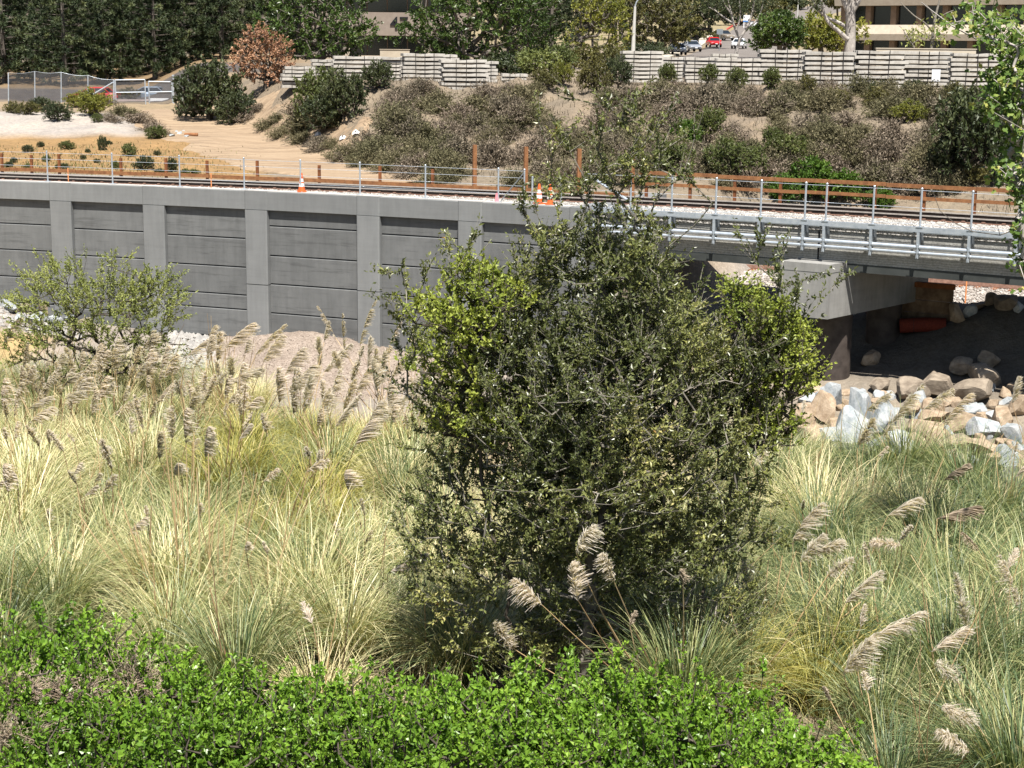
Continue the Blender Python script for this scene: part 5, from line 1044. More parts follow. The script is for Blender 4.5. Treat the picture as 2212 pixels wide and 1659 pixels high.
def bush_set(seed, mat, leafL=.085, ntg=230, n=3, twn=9):
    return [shrub_meshes('bush', seed+i_, [(0, 0, .52, .62, .62, .48), (.3, .1, .45, .5, .5, .4), (-.32, 0, .45, .48, .5, .42), (0, .2, .7, .4, .4, .32)], ntg, twn, leafL, leafL*.5, (MT['darktwig'], MT[mat]), twL=.17, seg=.2, shell=.36, ns=3, rmin=.006) for i_ in range(n)]
KB = {'d': bush_set(650, 'l_dark'), 'm': bush_set(660, 'l_mid'), 'b': bush_set(670, 'l_bright', .10), 'o': bush_set(680, 'l_olive', .075), 'y': bush_set(690, 'l_yellow', .075)}
rb_ = np.random.default_rng(71)
def bush(kind, x, yb, wpx, hpx, lb, grp='green shrubs on the dry bank', name='bank_shrub'):
    b = hit(x, yb); k = b[1]/FPX
    return plant(name, lb, 'shrub', KB[kind][rb_.integers(3)], b-np.array([0, 0, .05]), rb_.random()*6.28, (wpx*k/1.55, wpx*k/1.55*rb_.uniform(.8, 1), hpx*k/1.08), grp)
for a in (('d', 455, 262, 150, 130, 'big dark green shrub right of the chain link gate'), ('d', 420, 255, 80, 80, 'dark green shrub nearest the gate post'), ('d', 510, 268, 90, 70, 'dark green shrub below the russet tree'), ('m', 690, 262, 120, 115, 'green bush in front of the left tie stacks'), ('d', 745, 255, 110, 105, 'dark green bush right half of the pair before the left tie stacks'), ('d', 700, 290, 110, 80, 'dark green bush on the bank above the dirt road'), ('d', 815, 192, 70, 62, 'small dark bush before the tie stacks'), ('d', 660, 285, 70, 60, 'dark bush low on the bank beside white litter'),
          ('o', 1180, 196, 80, 44, 'olive bush left of the yellow tree foot'), ('y', 1215, 190, 50, 50, 'yellow green bush below the yellow tree'), ('o', 1285, 200, 85, 70, 'olive bush below the street lamp'), ('d', 1335, 190, 60, 70, 'dark olive bush left of the right tie stacks'), ('m', 1440, 185, 50, 48, 'green bush in front of the right tie stacks, left one'), ('m', 1530, 180, 50, 40, 'green bush before the low tie stack'), ('m', 1665, 190, 48, 45, 'green bush before the tall tie stack'), ('m', 1590, 190, 50, 45, 'green bush below the red car'), ('o', 1745, 205, 50, 45, 'olive bush below the pale trunk'),
          ('m', 1530, 300, 92, 70, 'rounded green shrub in the middle of the bank'), ('b', 1480, 320, 70, 60, 'bright green shrub behind the thin twigs'), ('m', 1450, 375, 100, 70, 'green shrub above the handrail behind the twigs'), ('m', 1570, 385, 110, 85, 'green shrub above the handrail, left of the pair'), ('m', 1625, 390, 80, 75, 'green shrub above the handrail, right of the pair'), ('m', 1700, 360, 95, 70, 'green shrub above the bright vine'), ('m', 1670, 335, 60, 55, 'small green shrub left of the bare rocky patch'), ('m', 1740, 345, 60, 50, 'small green shrub on the rocky patch'),
          ('y', 1965, 262, 80, 45, 'yellow green low shrub on the upper bank'), ('o', 1890, 235, 90, 45, 'olive shrub on the upper bank under the tie stacks'), ('o', 1800, 230, 70, 40, 'olive shrub below the cream building'), ('d', 2095, 385, 220, 190, 'very large dark green shrub on the right of the bank'), ('d', 2150, 330, 120, 140, 'dark green shrub behind the very large one'), ('d', 2050, 380, 90, 80, 'dark green shrub at the left foot of the very large one'), ('d', 2180, 400, 90, 110, 'dark green shrub at the right edge of the bank'), ('o', 2110, 400, 80, 45, 'olive shrub below the very large dark one'), ('d', 2100, 260, 90, 70, 'dark shrub under the right tie stacks'), ('o', 2060, 235, 60, 50, 'olive shrub at the top of the bank on the right'), ('d', 1975, 208, 60, 32, 'dark tangled bush at the foot of the tie stacks'), ('d', 1900, 205, 55, 30, 'dark low bush at the foot of the tie stacks left of the sheet')): bush(*a)
bv = [('b', 1750, 438, 130, 85), ('b', 1690, 440, 90, 60), ('b', 1820, 445, 100, 65), ('b', 1900, 450, 80, 45)]
for a, lb in zip(bv, ('bright green vine covered mound behind the handrail', 'bright green mound left of the vine mound', 'bright green mound right of the vine mound', 'low green mound behind the right handrail')): bush(*a, lb, 'bright mounds behind the handrail')
for a in (('o', 60, 248, 60, 30, 'olive bush on the left edge of the spoil heap'), ('d', 125, 262, 60, 42, 'dark green bush on the spoil heap'), ('d', 90, 240, 50, 30, 'dark bush behind the spoil heap'), ('y', 205, 250, 90, 55, 'yellow mustard bush beside the spoil heap'), ('y', 170, 232, 60, 34, 'pale yellow bush below the chain link fence'), ('m', 210, 265, 26, 20, 'small vivid plant with yellow flowers below the mustard'), ('o', 280, 215, 60, 26, 'olive bush at the chain link fence'), ('o', 30, 245, 50, 26, 'grey olive bush at the left frame edge'), ('d', 222, 325, 22, 34, 'small upright dark conifer on the white spoil'), ('m', 335, 300, 60, 30, 'green grey bush beside the pale rocks')): bush(*a, 'shrubs below the chain link fence')
EMB = [(145, 322, 34, 20), (60, 330, 26, 18), (88, 318, 20, 14), (280, 338, 36, 30), (312, 368, 42, 34), (370, 372, 34, 34), (250, 365, 30, 20), (340, 335, 20, 12), (180, 345, 16, 12), (100, 350, 24, 16), (30, 352, 20, 14), (210, 352, 18, 12), (400, 378, 22, 14), (20, 372, 22, 14), (135, 372, 30, 16), (60, 378, 18, 12), (190, 330, 16, 10), (235, 312, 18, 10), (420, 385, 30, 14), (345, 385, 24, 12)]
for n_, (x, y, w_, h_) in enumerate(EMB): bush('d' if n_ % 3 else 'm', x, y, w_, h_, uniq('@planted shrub on the orange embankment '+near([(20, 'at the left frame edge'), (60, 'left of the first railing post'), (105, 'behind the first railing post'), (145, 'right of the first railing post'), (185, 'between the first two railing posts'), (235, 'behind the second railing post'), (285, 'right of the second railing post'), (335, 'left of the third railing post'), (370, 'behind the third railing post'), (410, 'right of the third railing post')], x)+', '+band([(325, 'highest'), (345, 'upper half'), (368, 'lower half'), (999, 'lowest')], y), w_, 24), 'planted shrubs on the orange embankment', 'embankment_shrub')
# grey and brown dry brush over the bank
PATCH = [(775, 262, 62, 55), (745, 300, 45, 30), (600, 250, 35, 16), (1105, 335, 28, 45), (1115, 365, 40, 25), (1610, 262, 60, 18), (1640, 290, 30, 35), (1830, 380, 70, 22), (1985, 290, 28, 40), (1960, 330, 25, 30), (1390, 260, 40, 22), (1760, 250, 60, 16), (1060, 258, 22, 10)]
nb = 0; tries = 0
BC = [(560, 'below the russet tree'), (610, 'right of the russet tree'), (650, 'below the leftmost tie stack'), (700, 'below the left green bush'), (745, 'below the right green bush'), (775, 'at the bare sandy patch'), (825, 'right of the bare sandy patch'), (870, 'below the left tie row'), (915, 'below the tallest left stack'), (970, 'left of the first tall post'), (1025, 'above the first tall post'), (1080, 'between the first two tall posts'), (1135, 'above the second tall post'), (1190, 'right of the second tall post'), (1250, 'above the third tall post'), (1305, 'left of the fourth tall post'), (1365, 'above the fourth tall post'), (1410, 'below the leftmost right stack'), (1455, 'below the half hidden white car'), (1495, 'below the silver car'), (1541, 'below the red car'), (1596, 'below the white car'), (1640, 'left of the dark street tree'), (1690, 'below the dark street tree'), (1735, 'above the bright vine mound'), (1785, 'below the lighter street tree'), (1838, 'below the thick pale trunk'), (1890, 'below the left end of the cream building'), (1935, 'left of the bare sapling'), (1975, 'below the bare sapling'), (2022, 'below the pale blue sheet'), (2075, 'left of the very large dark shrub'), (2130, 'at the very large dark shrub')]
BRW = [(208, 'on the crest'), (226, 'just below the crest'), (246, 'high on the bank'), (268, 'above the middle'), (290, 'halfway up'), (312, 'below the middle'), (335, 'low on the bank'), (358, 'near the foot'), (383, 'at the foot'), (9999, 'right behind the rails')]
while nb < 270 and tries < 6000:
    tries += 1; x = rb_.uniform(540, 2130); yb = rb_.uniform(205, 425)
    top = 205; bot = np.interp(x, [540, 620, 700, 850, 2130], [250, 300, 335, 400, 425])
    if yb > bot or (x < 820 and yb < 225): continue
    if any(((x-a)/c)**2+((yb-12-b)/d_)**2 < 1 for a, b, c, d_ in PATCH): continue
    b = hit(x, yb); k = b[1]/FPX; wd = rb_.uniform(65, 125)*k*(1.0 if yb > 230 else .8); ol = rb_.random() < .5
    me = (BO if ol else BR)[rb_.integers(3 if ol else 5)]
    zone = 'left of the tall brown posts' if x < 1020 else ('behind the thin tree twigs' if x < 1480 else 'right of the tree')
    cx_, cy_, _d = project(b+np.array([0, 0, wd*.3]))
    lb = uniq('@'+('olive brown' if ol else 'leafless grey')+' dry shrub '+near(BC, cx_)+', '+band(BRW, cy_), wd, 2.0)
    t_ = thing('dry_shrub', lb, 'shrub', b-np.array([0, 0, .05]), 'dry shrubs covering the bank'); t_.rotation_euler = (0, 0, rb_.random()*6.28); t_.scale = (wd/1.7, wd/1.7, wd/1.7*rb_.uniform(.75, 1.15)); inst('stems', me, t_); nb += 1
for x, yb, w_, lb in ((300, 268, 60, 'dry brown brush left of the dirt road'), (262, 250, 50, 'dry grey brush on the rise below the fence'), (330, 282, 46, 'dry brown shrub above the pale rocks'), (355, 292, 30, 'small russet dry shrub beside the dirt road'), (225, 228, 50, 'dry brush in front of the red parked car'), (190, 218, 50, 'dry brush at the foot of the chain link fence'), (240, 262, 40, 'dry brush above the white spoil'), (285, 255, 45, 'dry olive brush left of the road bend')):
    b = hit(x, yb); wd = 1.5*w_*b[1]/FPX; t_ = thing('dry_shrub', lb, 'shrub', b-np.array([0, 0, .08]), 'dry shrubs left of the dirt road'); t_.scale = (wd/1.6, wd/1.6, wd/2.4); inst('stems', (BR+BO)[rb_.integers(8)], t_)
for n_, (x, yb, w_) in enumerate(((535, 262, 60), (575, 280, 66), (610, 296, 70), (648, 312, 66), (690, 328, 70), (735, 342, 76), (785, 356, 80), (835, 372, 84), (880, 388, 84), (925, 400, 84), (600, 262, 56), (640, 290, 60), (560, 240, 50), (860, 340, 90), (850, 300, 80), (870, 262, 80), (880, 225, 76), (720, 318, 56), (660, 300, 50))):
    b = hit(x, yb); wd = w_*b[1]/FPX; t_ = thing('dry_shrub', uniq('@dry shrub beside the dirt road '+near(BC, x)+', '+band(BRW, yb-12), w_, 68), 'shrub', b-np.array([0, 0, .05]), 'dry shrubs along the dirt road'); t_.rotation_euler = (0, 0, n_*1.3); t_.scale = (wd/1.6, wd/1.6, wd/2.1); inst('stems', BO[n_ % 3] if n_ % 4 else BR[n_ % 5], t_)
# dry grass blades on the bank
N0 = 26000; a_ = rb_.uniform(-.2, .36, N0); Yq = rb_.uniform(62, 112, N0); Xq = a_*Yq; s_, n_ = sn(Xq, Yq); u_ = a_*FPX
ok = (n_ > 10) & (fbm(Xq*.5, Yq*.5) > -.12) & (u_ > np.interp(Yq, [60, 70, 88, 104, 124], [-60, -150, -350, -520, -640])); Xq, Yq = Xq[ok], Yq[ok]; Zq = hill_z(Xq, Yq); N = len(Xq)
an = rb_.random(N)*6.28; L_ = rb_.uniform(.1, .4, N); p0 = np.stack([Xq, Yq, Zq-.02], 1); ho = np.stack([np.cos(an), np.sin(an), np.zeros(N)], 1)
Pt = np.stack([p0, p0+ho*(L_*.2)[:, None]+np.array([0, 0, .6])*L_[:, None], p0+ho*(L_*.6)[:, None]+np.array([0, 0, .9])*L_[:, None]], 1)
tag(part('dry_grass', ribbons(Pt, np.stack([-np.sin(an), np.cos(an), an*0], 1), np.broadcast_to(np.array([.03, .022, .006]), (N, 3)), t=np.clip(rb_.normal(.45, .25, N), 0, 1)), MT['l_brush']), 'thin dry grass over the bare bank', 'grass', kind='stuff')
N = 2600; xs = rb_.uniform(0, 460, N); q = np.array([hit(x, y) for x, y in zip(rb_.uniform(-40, 450, 260), rb_.uniform(318, 392, 260))])
q = q[rb_.integers(0, len(q), N)]+rb_.normal(0, 1.6, (N, 3))*np.array([1, 1, 0]); q[:, 2] = hill_z(q[:, 0], q[:, 1]); an = rb_.random(N)*6.28; L_ = rb_.uniform(.06, .2, N)
Pt = np.stack([q, q+np.stack([np.cos(an)*L_*.5, np.sin(an)*L_*.5, L_], 1)*.6, q+np.stack([np.cos(an)*L_, np.sin(an)*L_, L_*.8], 1)], 1)
tag(part('embankment_weeds', ribbons(Pt, np.stack([-np.sin(an), np.cos(an), an*0], 1), np.broadcast_to(np.array([.03, .025, .008]), (N, 3)), t=rb_.random(N)), MT['l_olive']), 'sparse weeds on the orange embankment', 'weeds', kind='stuff')
# pale rocks and litter
for x, y, w_, lb in ((372, 297, 12, 'white rock at the dirt road edge, left one'), (388, 292, 14, 'larger white rock beside the dirt road'), (402, 298, 12, 'white rock right end of the roadside rocks'), (380, 288, 10, 'small white rock above the roadside rocks'), (396, 286, 9, 'small cream rock highest of the roadside rocks')):
    b = hit(x, y); k = w_*b[1]/FPX*.6; o = inst('boulder', RK['bluerock'][rb_.integers(5)], None, b+np.array([0, 0, k*.3]), (0, 0, rb_.random()*6), (k, k, k*.7)); tag(o, lb, 'rock', 'pale rocks beside the dirt road')
b = hit(412, 296); tag(part('log', tube(np.array([b+np.array([-.35, 0, .12]), b+np.array([0, .03, .13]), b+np.array([.4, .05, .12])]), .11, 10), MT['rust'], loc=b), 'short brown log beside the white roadside rocks', 'log')
for x, y, lb in ((678, 252, 'white scrap of litter below the dark bush'), (650, 270, 'white scrap of litter on the bank beside the dirt road'), (688, 300, 'small white litter above the dirt road'), (742, 305, 'white scrap at the foot of the bare patch'), (770, 300, 'small white litter on the bare patch')):
    b = hit(x, y); w_ = .22; V = np.array([[-w_, 0, .05], [0, -.1, .12], [w_, 0, .06], [w_*.6, .1, .22], [-.05, .14, .3], [-w_*.8, .1, .2]])+b
    tag(part('litter', g(V, [[0, 1, 4, 5], [1, 2, 3, 4]])+g(V+np.array([0, .02, -.01]), [[5, 4, 1, 0], [4, 3, 2, 1]]), MT['white'], loc=b), lb, 'litter')

# ------------------------------------------------------------------ background trees
def big_tree(name, label, x, yb, Yd, lobpx, seed, ml, mw='bark', leafL=.28, ntg=420, twn=9, trunkh=2., rmax=.35, depth=2.5, shell=.36, grp=None, twL=.7, cat='tree', rmin=.02, spread=.8, leafw=.55, trunk=None):
    b = P(x, yb, Yd); b[2] = float(hill_z(b[0], b[1]))-.1; k = Yd/FPX; r = np.random.default_rng(seed); lb = []
    for lx, ly, rx, ry in lobpx: q = P(lx, ly, Yd+r.uniform(-.4, .4)*depth)-b; q[2] = max(q[2], ry*k*.7+.4); lb.append((*q, rx*k, min(depth, rx*k*1.2), ry*k))
    tr = trunk or [(0, 0, -.2), (.05, 0, trunkh*.4), (0, .05, trunkh*.75), (.05, 0, trunkh)]
    tg = lobes_sample(lb, ntg, r, shell); tg = tg[tg[:, 2] > .4]
    pos, par, ends = grow(tr, tg, r, .8, 1.0, .1)
    t_ = thing(name, label, cat, b, grp)
    me = make_mesh('trunk', limb_parts(pos, par, ends, rmin, rmax, 6, pw=.47), MT[mw], True); inst('trunk', me, t_)
    i = np.concatenate([ends, ends, r.choice(len(pos), len(ends)//2)]); i = i[pos[i, 2] > trunkh*.5]
    dr = unit(pos[i]-pos[np.maximum(par[i], 0)])*.5+unit(pos[i]-np.array([0, 0, pos[:, 2].mean()]))*.5+np.array([0, 0, .2])
    cl = np.clip(.5+vnoise(pos[i, 0]*.6+seed, pos[i, 1]*.6+pos[i, 2]*.6)*.9, 0, 1)*.8+.08
    tw, lv = twigs(pos[i], dr, twL*r.uniform(.5, 1.3, len(i)), twn, leafL, leafL*leafw, r, spread, tint=cl, rt=rmin*.5)
    inst('crown', make_mesh('crown', lv, MT[ml]), t_); return t_
def pine_mesh(seed, H=15., R=4.3, low=.7):
    r = np.random.default_rng(seed); wood = segs([(0, 0, -.3), (.05, 0, H*.45)], [(.05, 0, H*.45), (0, 0, H)], [.30, .19], [.19, .03], 8); tp_ = []; td = []
    A = []; B = []
    for z in np.arange(low, H-.3, .55):
        nb_ = 5; rad = R*np.interp(z/H, [0, .12, .35, .8, 1], [.75, .95, 1, .55, .12])
        for a in r.random()*6.28+np.arange(nb_)*6.28/nb_+r.normal(0, .25, nb_):
            L = rad*r.uniform(.6, 1.1); e = np.array([math.cos(a)*L, math.sin(a)*L, z+L*.10+r.normal(0, .15)]); A.append((0, 0, z)); B.append(e)
            for f in r.uniform(.45, 1.05, int(2+L*1.15)):
                c = np.array([0, 0, z])*(1-f)+e*f+r.normal(0, .28, 3)*np.array([1, 1, .5]); tp_.append(c); td.append((math.cos(a), math.sin(a), .6))
    wood += segs(A, B, .045, .012, 4)
    tp_ = np.array(tp_); td = np.array(td); n = 46; N = len(tp_)
    d = unit(np.repeat(unit(td), n, 0)*.55+rdir(r, N*n)); ln = r.uniform(.30, .62, N*n); p = np.repeat(tp_, n, 0)
    s = unit(np.cross(d, rdir(r, N*n)))*.05; V = np.stack([p-s, p+s, p+d*ln[:, None]], 1).reshape(-1, 3); F = np.arange(N*n*3).reshape(-1, 3)
    t = np.clip(np.repeat(r.normal(.45, .22, N), n)+.0, 0, 1)
    return make_mesh('trunk', wood, MT['bark'], True), make_mesh('crown', g(V, F, 0, np.repeat(t, 3)), MT['l_pine'])
PM = [pine_mesh(800+i_) for i_ in range(3)]
rp2 = np.random.default_rng(81)
for n_, (x, d_, sc, lb) in enumerate(((10, 172, 1.0, 'dark pine at the left frame edge'), (75, 185, 1.05, 'dark pine behind the left fence, second from the frame edge'), (140, 168, .95, 'dark pine behind the fence, third from the left edge'), (165, 190, 1.1, 'dark pine behind the fence in the second row'), (225, 172, .95, 'dark pine above the red parked car'), (265, 186, 1.0, 'dark pine left of the cream column'), (335, 172, .95, 'dark pine above the chain link gate'), (395, 176, 1.0, 'dark pine right of the gate'), (430, 188, 1.05, 'dark pine before the brown fascia, left'), (480, 178, .95, 'dark pine above the big dark shrub'), (528, 188, 1.0, 'dark pine behind the russet tree'), (100, 198, 1.15, 'tall dark pine in the back row at left'), (310, 196, 1.15, 'tall dark pine in the back row at the gate'), (1190, 196, 1.0, 'dark pine right of the big round tree'), (1130, 205, 1.1, 'dark pine behind the big round tree'), (600, 192, 1.0, 'dark pine behind the broad tree left of the number'))):
    b = P(x, 165, d_); b[2] = float(hill_z(b[0], b[1]))-.1; plant('pine_tree', lb, 'pine tree', PM[n_ % 3], b, rp2.random()*6, sc, 'dark pines by the brown building', ('trunk', 'crown'))
big_tree('russet_tree', 'dead tree with russet brown leaves beside the big dark shrub', 572, 215, 105, [(560, 95, 42, 38), (590, 120, 42, 40), (540, 140, 40, 40), (575, 165, 46, 32), (600, 150, 30, 30)], 901, 'l_dead', 'bark', .16, 330, 10, 1.2, .12, 1.3, twL=.35, rmin=.012)
big_tree('round_tree', 'broad green tree left of the building number', 690, 165, 145, [(690, 60, 105, 75), (620, 40, 70, 60), (745, 85, 75, 50), (650, 100, 60, 40), (780, 70, 40, 40), (700, -20, 110, 60), (580, 55, 40, 40)], 902, 'l_ficus', leafL=.30, ntg=560, depth=4.5)
big_tree('round_tree', 'very broad dark green tree right of the building number', 1050, 165, 140, [(1040, 50, 130, 75), (940, 70, 75, 55), (1120, 60, 85, 75), (1000, 110, 80, 30), (900, 85, 42, 38), (1080, -20, 140, 60), (950, 20, 80, 50), (1150, 100, 45, 45), (880, 60, 20, 20)], 903, 'l_ficus', leafL=.30, ntg=700, depth=5)
big_tree('yellow_green_tree', 'yellow green tree with open forked trunk right of the pine', 1238, 148, 150, [(1290, 40, 55, 40), (1255, 75, 30, 22), (1320, 70, 35, 30), (1240, 95, 22, 18), (1300, 10, 60, 35), (1330, 100, 25, 20), (1295, 110, 28, 18)], 904, 'l_yellow', leafL=.26, ntg=210, twn=8, trunkh=2.5, rmax=.2, depth=2.5)
big_tree('olive_tree', 'olive green tree behind the street lamp', 1420, 130, 215, [(1420, 60, 70, 50), (1390, 95, 45, 30), (1460, 40, 55, 45), (1400, 10, 70, 40), (1470, 70, 34, 26)], 905, 'l_olive', leafL=.36, ntg=420, depth=4)
big_tree('olive_tree', 'dark olive tree left of the street lamp', 1350, 130, 225, [(1350, 50, 40, 60), (1360, 100, 35, 35), (1330, 10, 50, 40)], 906, 'l_mid', leafL=.36, ntg=240, depth=4)
big_tree('dark_tree', 'dark tree left of the street behind the parked cars', 1505, 110, 260, [(1505, 40, 42, 36), (1525, 10, 55, 30), (1485, 72, 30, 20), (1555, 25, 32, 25)], 907, 'l_dark', leafL=.42, ntg=300, depth=4)
big_tree('low_tree', 'low olive growth on the street verge behind the silver car', 1505, 100, 300, [(1505, 86, 34, 12), (1470, 92, 26, 13), (1540, 84, 20, 9)], 908, 'l_olive', leafL=.35, ntg=120, depth=2.5, trunkh=.5)
def bare_forked(name, label, paths, Yd, mw, lobpx, ml, seed, r0):
    b = P(paths[0][0][0], paths[0][0][1], Yd); b[2] = float(hill_z(b[0], b[1]))-.2
    t_ = thing(name, label, 'tree', b); k = Yd/FPX; wood = []; tips = []
    for n_, (pp, ra, rb2) in enumerate(zip(paths, r0[0], r0[1])):
        a = np.array([P(x, y, Yd+(0 if n_ == 0 else .3*math.sin(n_*2.1))) for x, y in pp])
        if n_ == 0: a = np.concatenate([b[None], a])
        kk_ = len(a); tt = np.linspace(0, kk_-1, kk_*4); a = np.stack([np.interp(tt, np.arange(kk_), a[:, j]) for j in range(3)], 1)
        for _ in range(3): a[1:-1] = (a[:-2]+2*a[1:-1]+a[2:])/4
        wood += tube(a, np.linspace(ra*k, rb2*k, len(a)), 8); tips.append(a[-1])
    part('trunk', wood, MT[mw], t_, smooth=True)
    if lobpx:
        r = np.random.default_rng(seed); lb = [(*P(x, y, Yd), rx*k, rx*k, ry*k) for x, y, rx, ry, _n in lobpx]; pts_ = np.concatenate([lobes_sample([l], q[4], r, .4) for l, q in zip(lb, lobpx)])
        lv = leaves(np.repeat(pts_, 10, 0)+r.normal(0, .3, (len(pts_)*10, 3)), r.normal(size=(len(pts_)*10, 3))+np.array([0, 0, -.6]), .34, .13, r)
        part('crown', lv, MT[ml], t_)
    return t_
bare_forked('gum_tree', 'tall gum tree with thick pale trunk beside the cream building', [[(1836, 110), (1838, 60), (1836, 20), (1845, -30)], [(1837, 65), (1815, 50), (1790, 40), (1768, 25), (1750, -10)], [(1832, 85), (1805, 62), (1785, 45), (1775, 10), (1770, -20)], [(1836, 30), (1822, 5), (1815, -30)], [(1840, 25), (1858, 0), (1862, -30)]], 150, 'eucbark', [(1745, -10, 40, 16, 40), (1765, 12, 12, 12, 12), (1850, -60, 80, 40, 160)], 'l_dark', 911, ((12.5, 4.5, 5, 7, 6), (9, 2, 2, 3, 3)))
bare_forked('gum_tree', 'slender gum tree with several pale stems beside the red car', [[(1590, 112), (1600, 80), (1612, 62), (1622, 40), (1628, 10), (1630, -20)], [(1598, 85), (1585, 55), (1580, 30), (1572, 0), (1570, -20)], [(1583, 50), (1560, 35), (1545, 22), (1530, 15)], [(1580, 30), (1565, 10), (1560, -15)], [(1610, 66), (1635, 45), (1645, 20), (1650, 0)], [(1590, 65), (1600, 40), (1598, 10), (1595, -15)]], 205, 'eucbark', [(1570, -5, 50, 16, 70), (1640, 0, 40, 18, 60), (1605, 15, 30, 16, 25), (1540, 5, 30, 16, 30), (1590, -30, 90, 20, 120)], 'l_dark', 912, ((4, 3, 2, 2, 2.4, 2.2), (1.6, 1.2, .7, .8, .8, .8)))
bare_forked('bare_tree', 'nearly bare young tree in front of the cream building windows', [[(2012, 106), (2016, 60), (2022, 30), (2030, 0), (2034, -20)], [(2014, 70), (2000, 50), (1975, 35), (1955, 15), (1945, 5)], [(2013, 85), (2030, 75), (2042, 72)], [(2018, 50), (2040, 30), (2060, 22)], [(2012, 90), (1998, 70), (1995, 55)], [(2020, 40), (2008, 18), (1998, 8)]], 135, 'twig', [(1980, 85, 26, 10, 7), (2000, 62, 30, 10, 6), (2040, 78, 18, 6, 4)], 'l_small', 913, ((4, 2, 1.3, 1.4, 1.3, 1.3), (1.6, .6, .5, .6, .5, .5)))
bare_forked('bare_tree', 'small bare forked sapling before the cream building', [[(1977, 104), (1968, 92), (1960, 80), (1952, 70)], [(1970, 95), (1985, 85), (1996, 80)], [(1964, 86), (1972, 68), (1970, 56)], [(1960, 80), (1950, 62), (1942, 56)]], 132, 'twig', [(1968, 72, 22, 12, 8)], 'l_small', 914, ((2.2, 1.2, 1.1, 1.), (.7, .5, .5, .4)))
big_tree('street_tree', 'dark rounded street tree above the right tie stacks', 1685, 125, 165, [(1680, 65, 52, 32), (1650, 85, 28, 20), (1710, 80, 28, 25), (1690, 50, 30, 20)], 921, 'l_ficus', leafL=.30, ntg=300, depth=2.5, trunkh=1.0)
big_tree('street_tree', 'lighter green street tree behind the thick pale trunk', 1775, 122, 170, [(1775, 70, 42, 30), (1755, 90, 30, 22), (1800, 80, 35, 30), (1850, 75, 22, 28), (1760, 50, 25, 18)], 922, 'l_yellow', leafL=.30, ntg=280, depth=2.5, trunkh=1.0)
for n_, (x, yb, d_, lob_, ml, lb) in enumerate(((1650, 30, 430, [(1655, 20, 40, 26), (1690, 25, 30, 20), (1630, 5, 40, 25)], 'l_olive', 'olive hillside tree behind the white sign'), (1600, 40, 400, [(1600, 20, 60, 35), (1560, 15, 50, 35)], 'l_dark', 'dark hillside tree above the street'), (1480, 60, 330, [(1480, 20, 70, 45), (1430, 10, 60, 45)], 'l_mid', 'green hillside tree behind the lamp'), (1400, 60, 320, [(1390, 0, 80, 50)], 'l_dark', 'dark hillside tree far behind the olive tree'), (1700, 10, 520, [(1700, 0, 30, 14), (1720, 5, 22, 12)], 'l_dark', 'dark tree on the upper hill near the far road'), (1260, 80, 260, [(1260, 20, 70, 60), (1200, 10, 70, 60)], 'l_dark', 'dark tree behind the yellow green tree'), (1330, 70, 300, [(1320, 20, 60, 50)], 'l_mid', 'green tree far behind the yellow green tree'), (1810, 20, 420, [(1815, -5, 50, 20)], 'l_olive', 'olive tree on the hill left of the cream building'), (1760, -8, 620, [(1760, -18, 60, 12)], 'l_olive', 'olive trees on the hill crest'))):
    big_tree('hillside_tree', lb, x, yb, d_, lob_, 940+n_, ml, leafL=.45*d_/300, ntg=230, depth=5, trunkh=1.5, grp='trees on the far hill')
for n_, x in enumerate(range(-40, 1300, 120)):
    big_tree('hillside_tree', 'dark tree behind the brown building '+('beyond the left frame edge', 'above the first fence post', 'above the red parked car', 'above the gate', 'above the big dark shrub', 'above the russet tree', 'above the broad tree', 'left of the numerals', 'above the numerals', 'above the very broad tree', 'right of the very broad tree', 'above the yellow green tree')[n_], x, 60, 262, [(x, 10, 75, 55), (x+40, -20, 70, 50)], 970+n_, 'l_dark', leafL=.55, ntg=150, depth=5, trunkh=2, grp='trees behind the brown building')

for n_, (x, yb, d_, lob_, ml, lb) in enumerate(((1170, 150, 125, [(1165, 135, 40, 22), (1205, 130, 30, 25)], 'l_mid', 'green hedge below the pine right of the round tree'), (1270, 145, 140, [(1270, 130, 40, 18), (1310, 125, 40, 22)], 'l_olive', 'olive hedge behind the yellow green tree'), (1120, 155, 128, [(1110, 150, 40, 14), (1080, 140, 30, 14)], 'l_dark', 'dark hedge under the very broad tree'), (1400, 120, 200, [(1395, 112, 45, 14), (1425, 110, 22, 10)], 'l_dark', 'dark hedge behind the leftmost right stack'))):
    big_tree('hedge', lb, x, yb, d_, lob_, 960+n_, ml, leafL=.24, ntg=170, depth=2.5, trunkh=.5, cat='hedge')

# ------------------------------------------------------------------ buildings
bl = thing('brown_office_building', 'brown office building in tree shade with black numerals on its fascia', 'building', P(500, 130, 205))
x0, x1 = P(-120, 60, 205)[0], P(1010, 60, 205)[0]; zf = [P(830, y, 205)[2] for y in (77, 27)]; Yb = 205.
part('fascia', box(((x0+x1)/2, Yb-.6, (zf[0]+zf[1])/2), (x1-x0, 1.2, zf[1]-zf[0])), MT['brownfascia'], bl)
part('wall', box(((x0+x1)/2, Yb+8, 6), (x1-x0, 15.0, 12)), MT['tanstucco'], bl)
nwin = 26; wdt = (x1-x0)/nwin
wm = make_mesh('window_pane', box((0, 0, 0), (wdt-.14, .08, 1)), MT['glass'])
for i_ in range(nwin):
    for z0, z1 in ((2.6, zf[0]-.1), (zf[1]+.1, zf[1]+2.8)): inst('window_pane', wm, bl, np.array([x0+(i_+.5)*wdt, Yb+.42, (z0+z1)/2])-wl(bl), sc=(1, 1, z1-z0))
for i_ in range(0, nwin+1, 4): part('column', box((x0+i_*wdt, Yb-.1, 4.8), (.75, .8, 2*(zf[0]-4.85))), MT['cream'], bl)
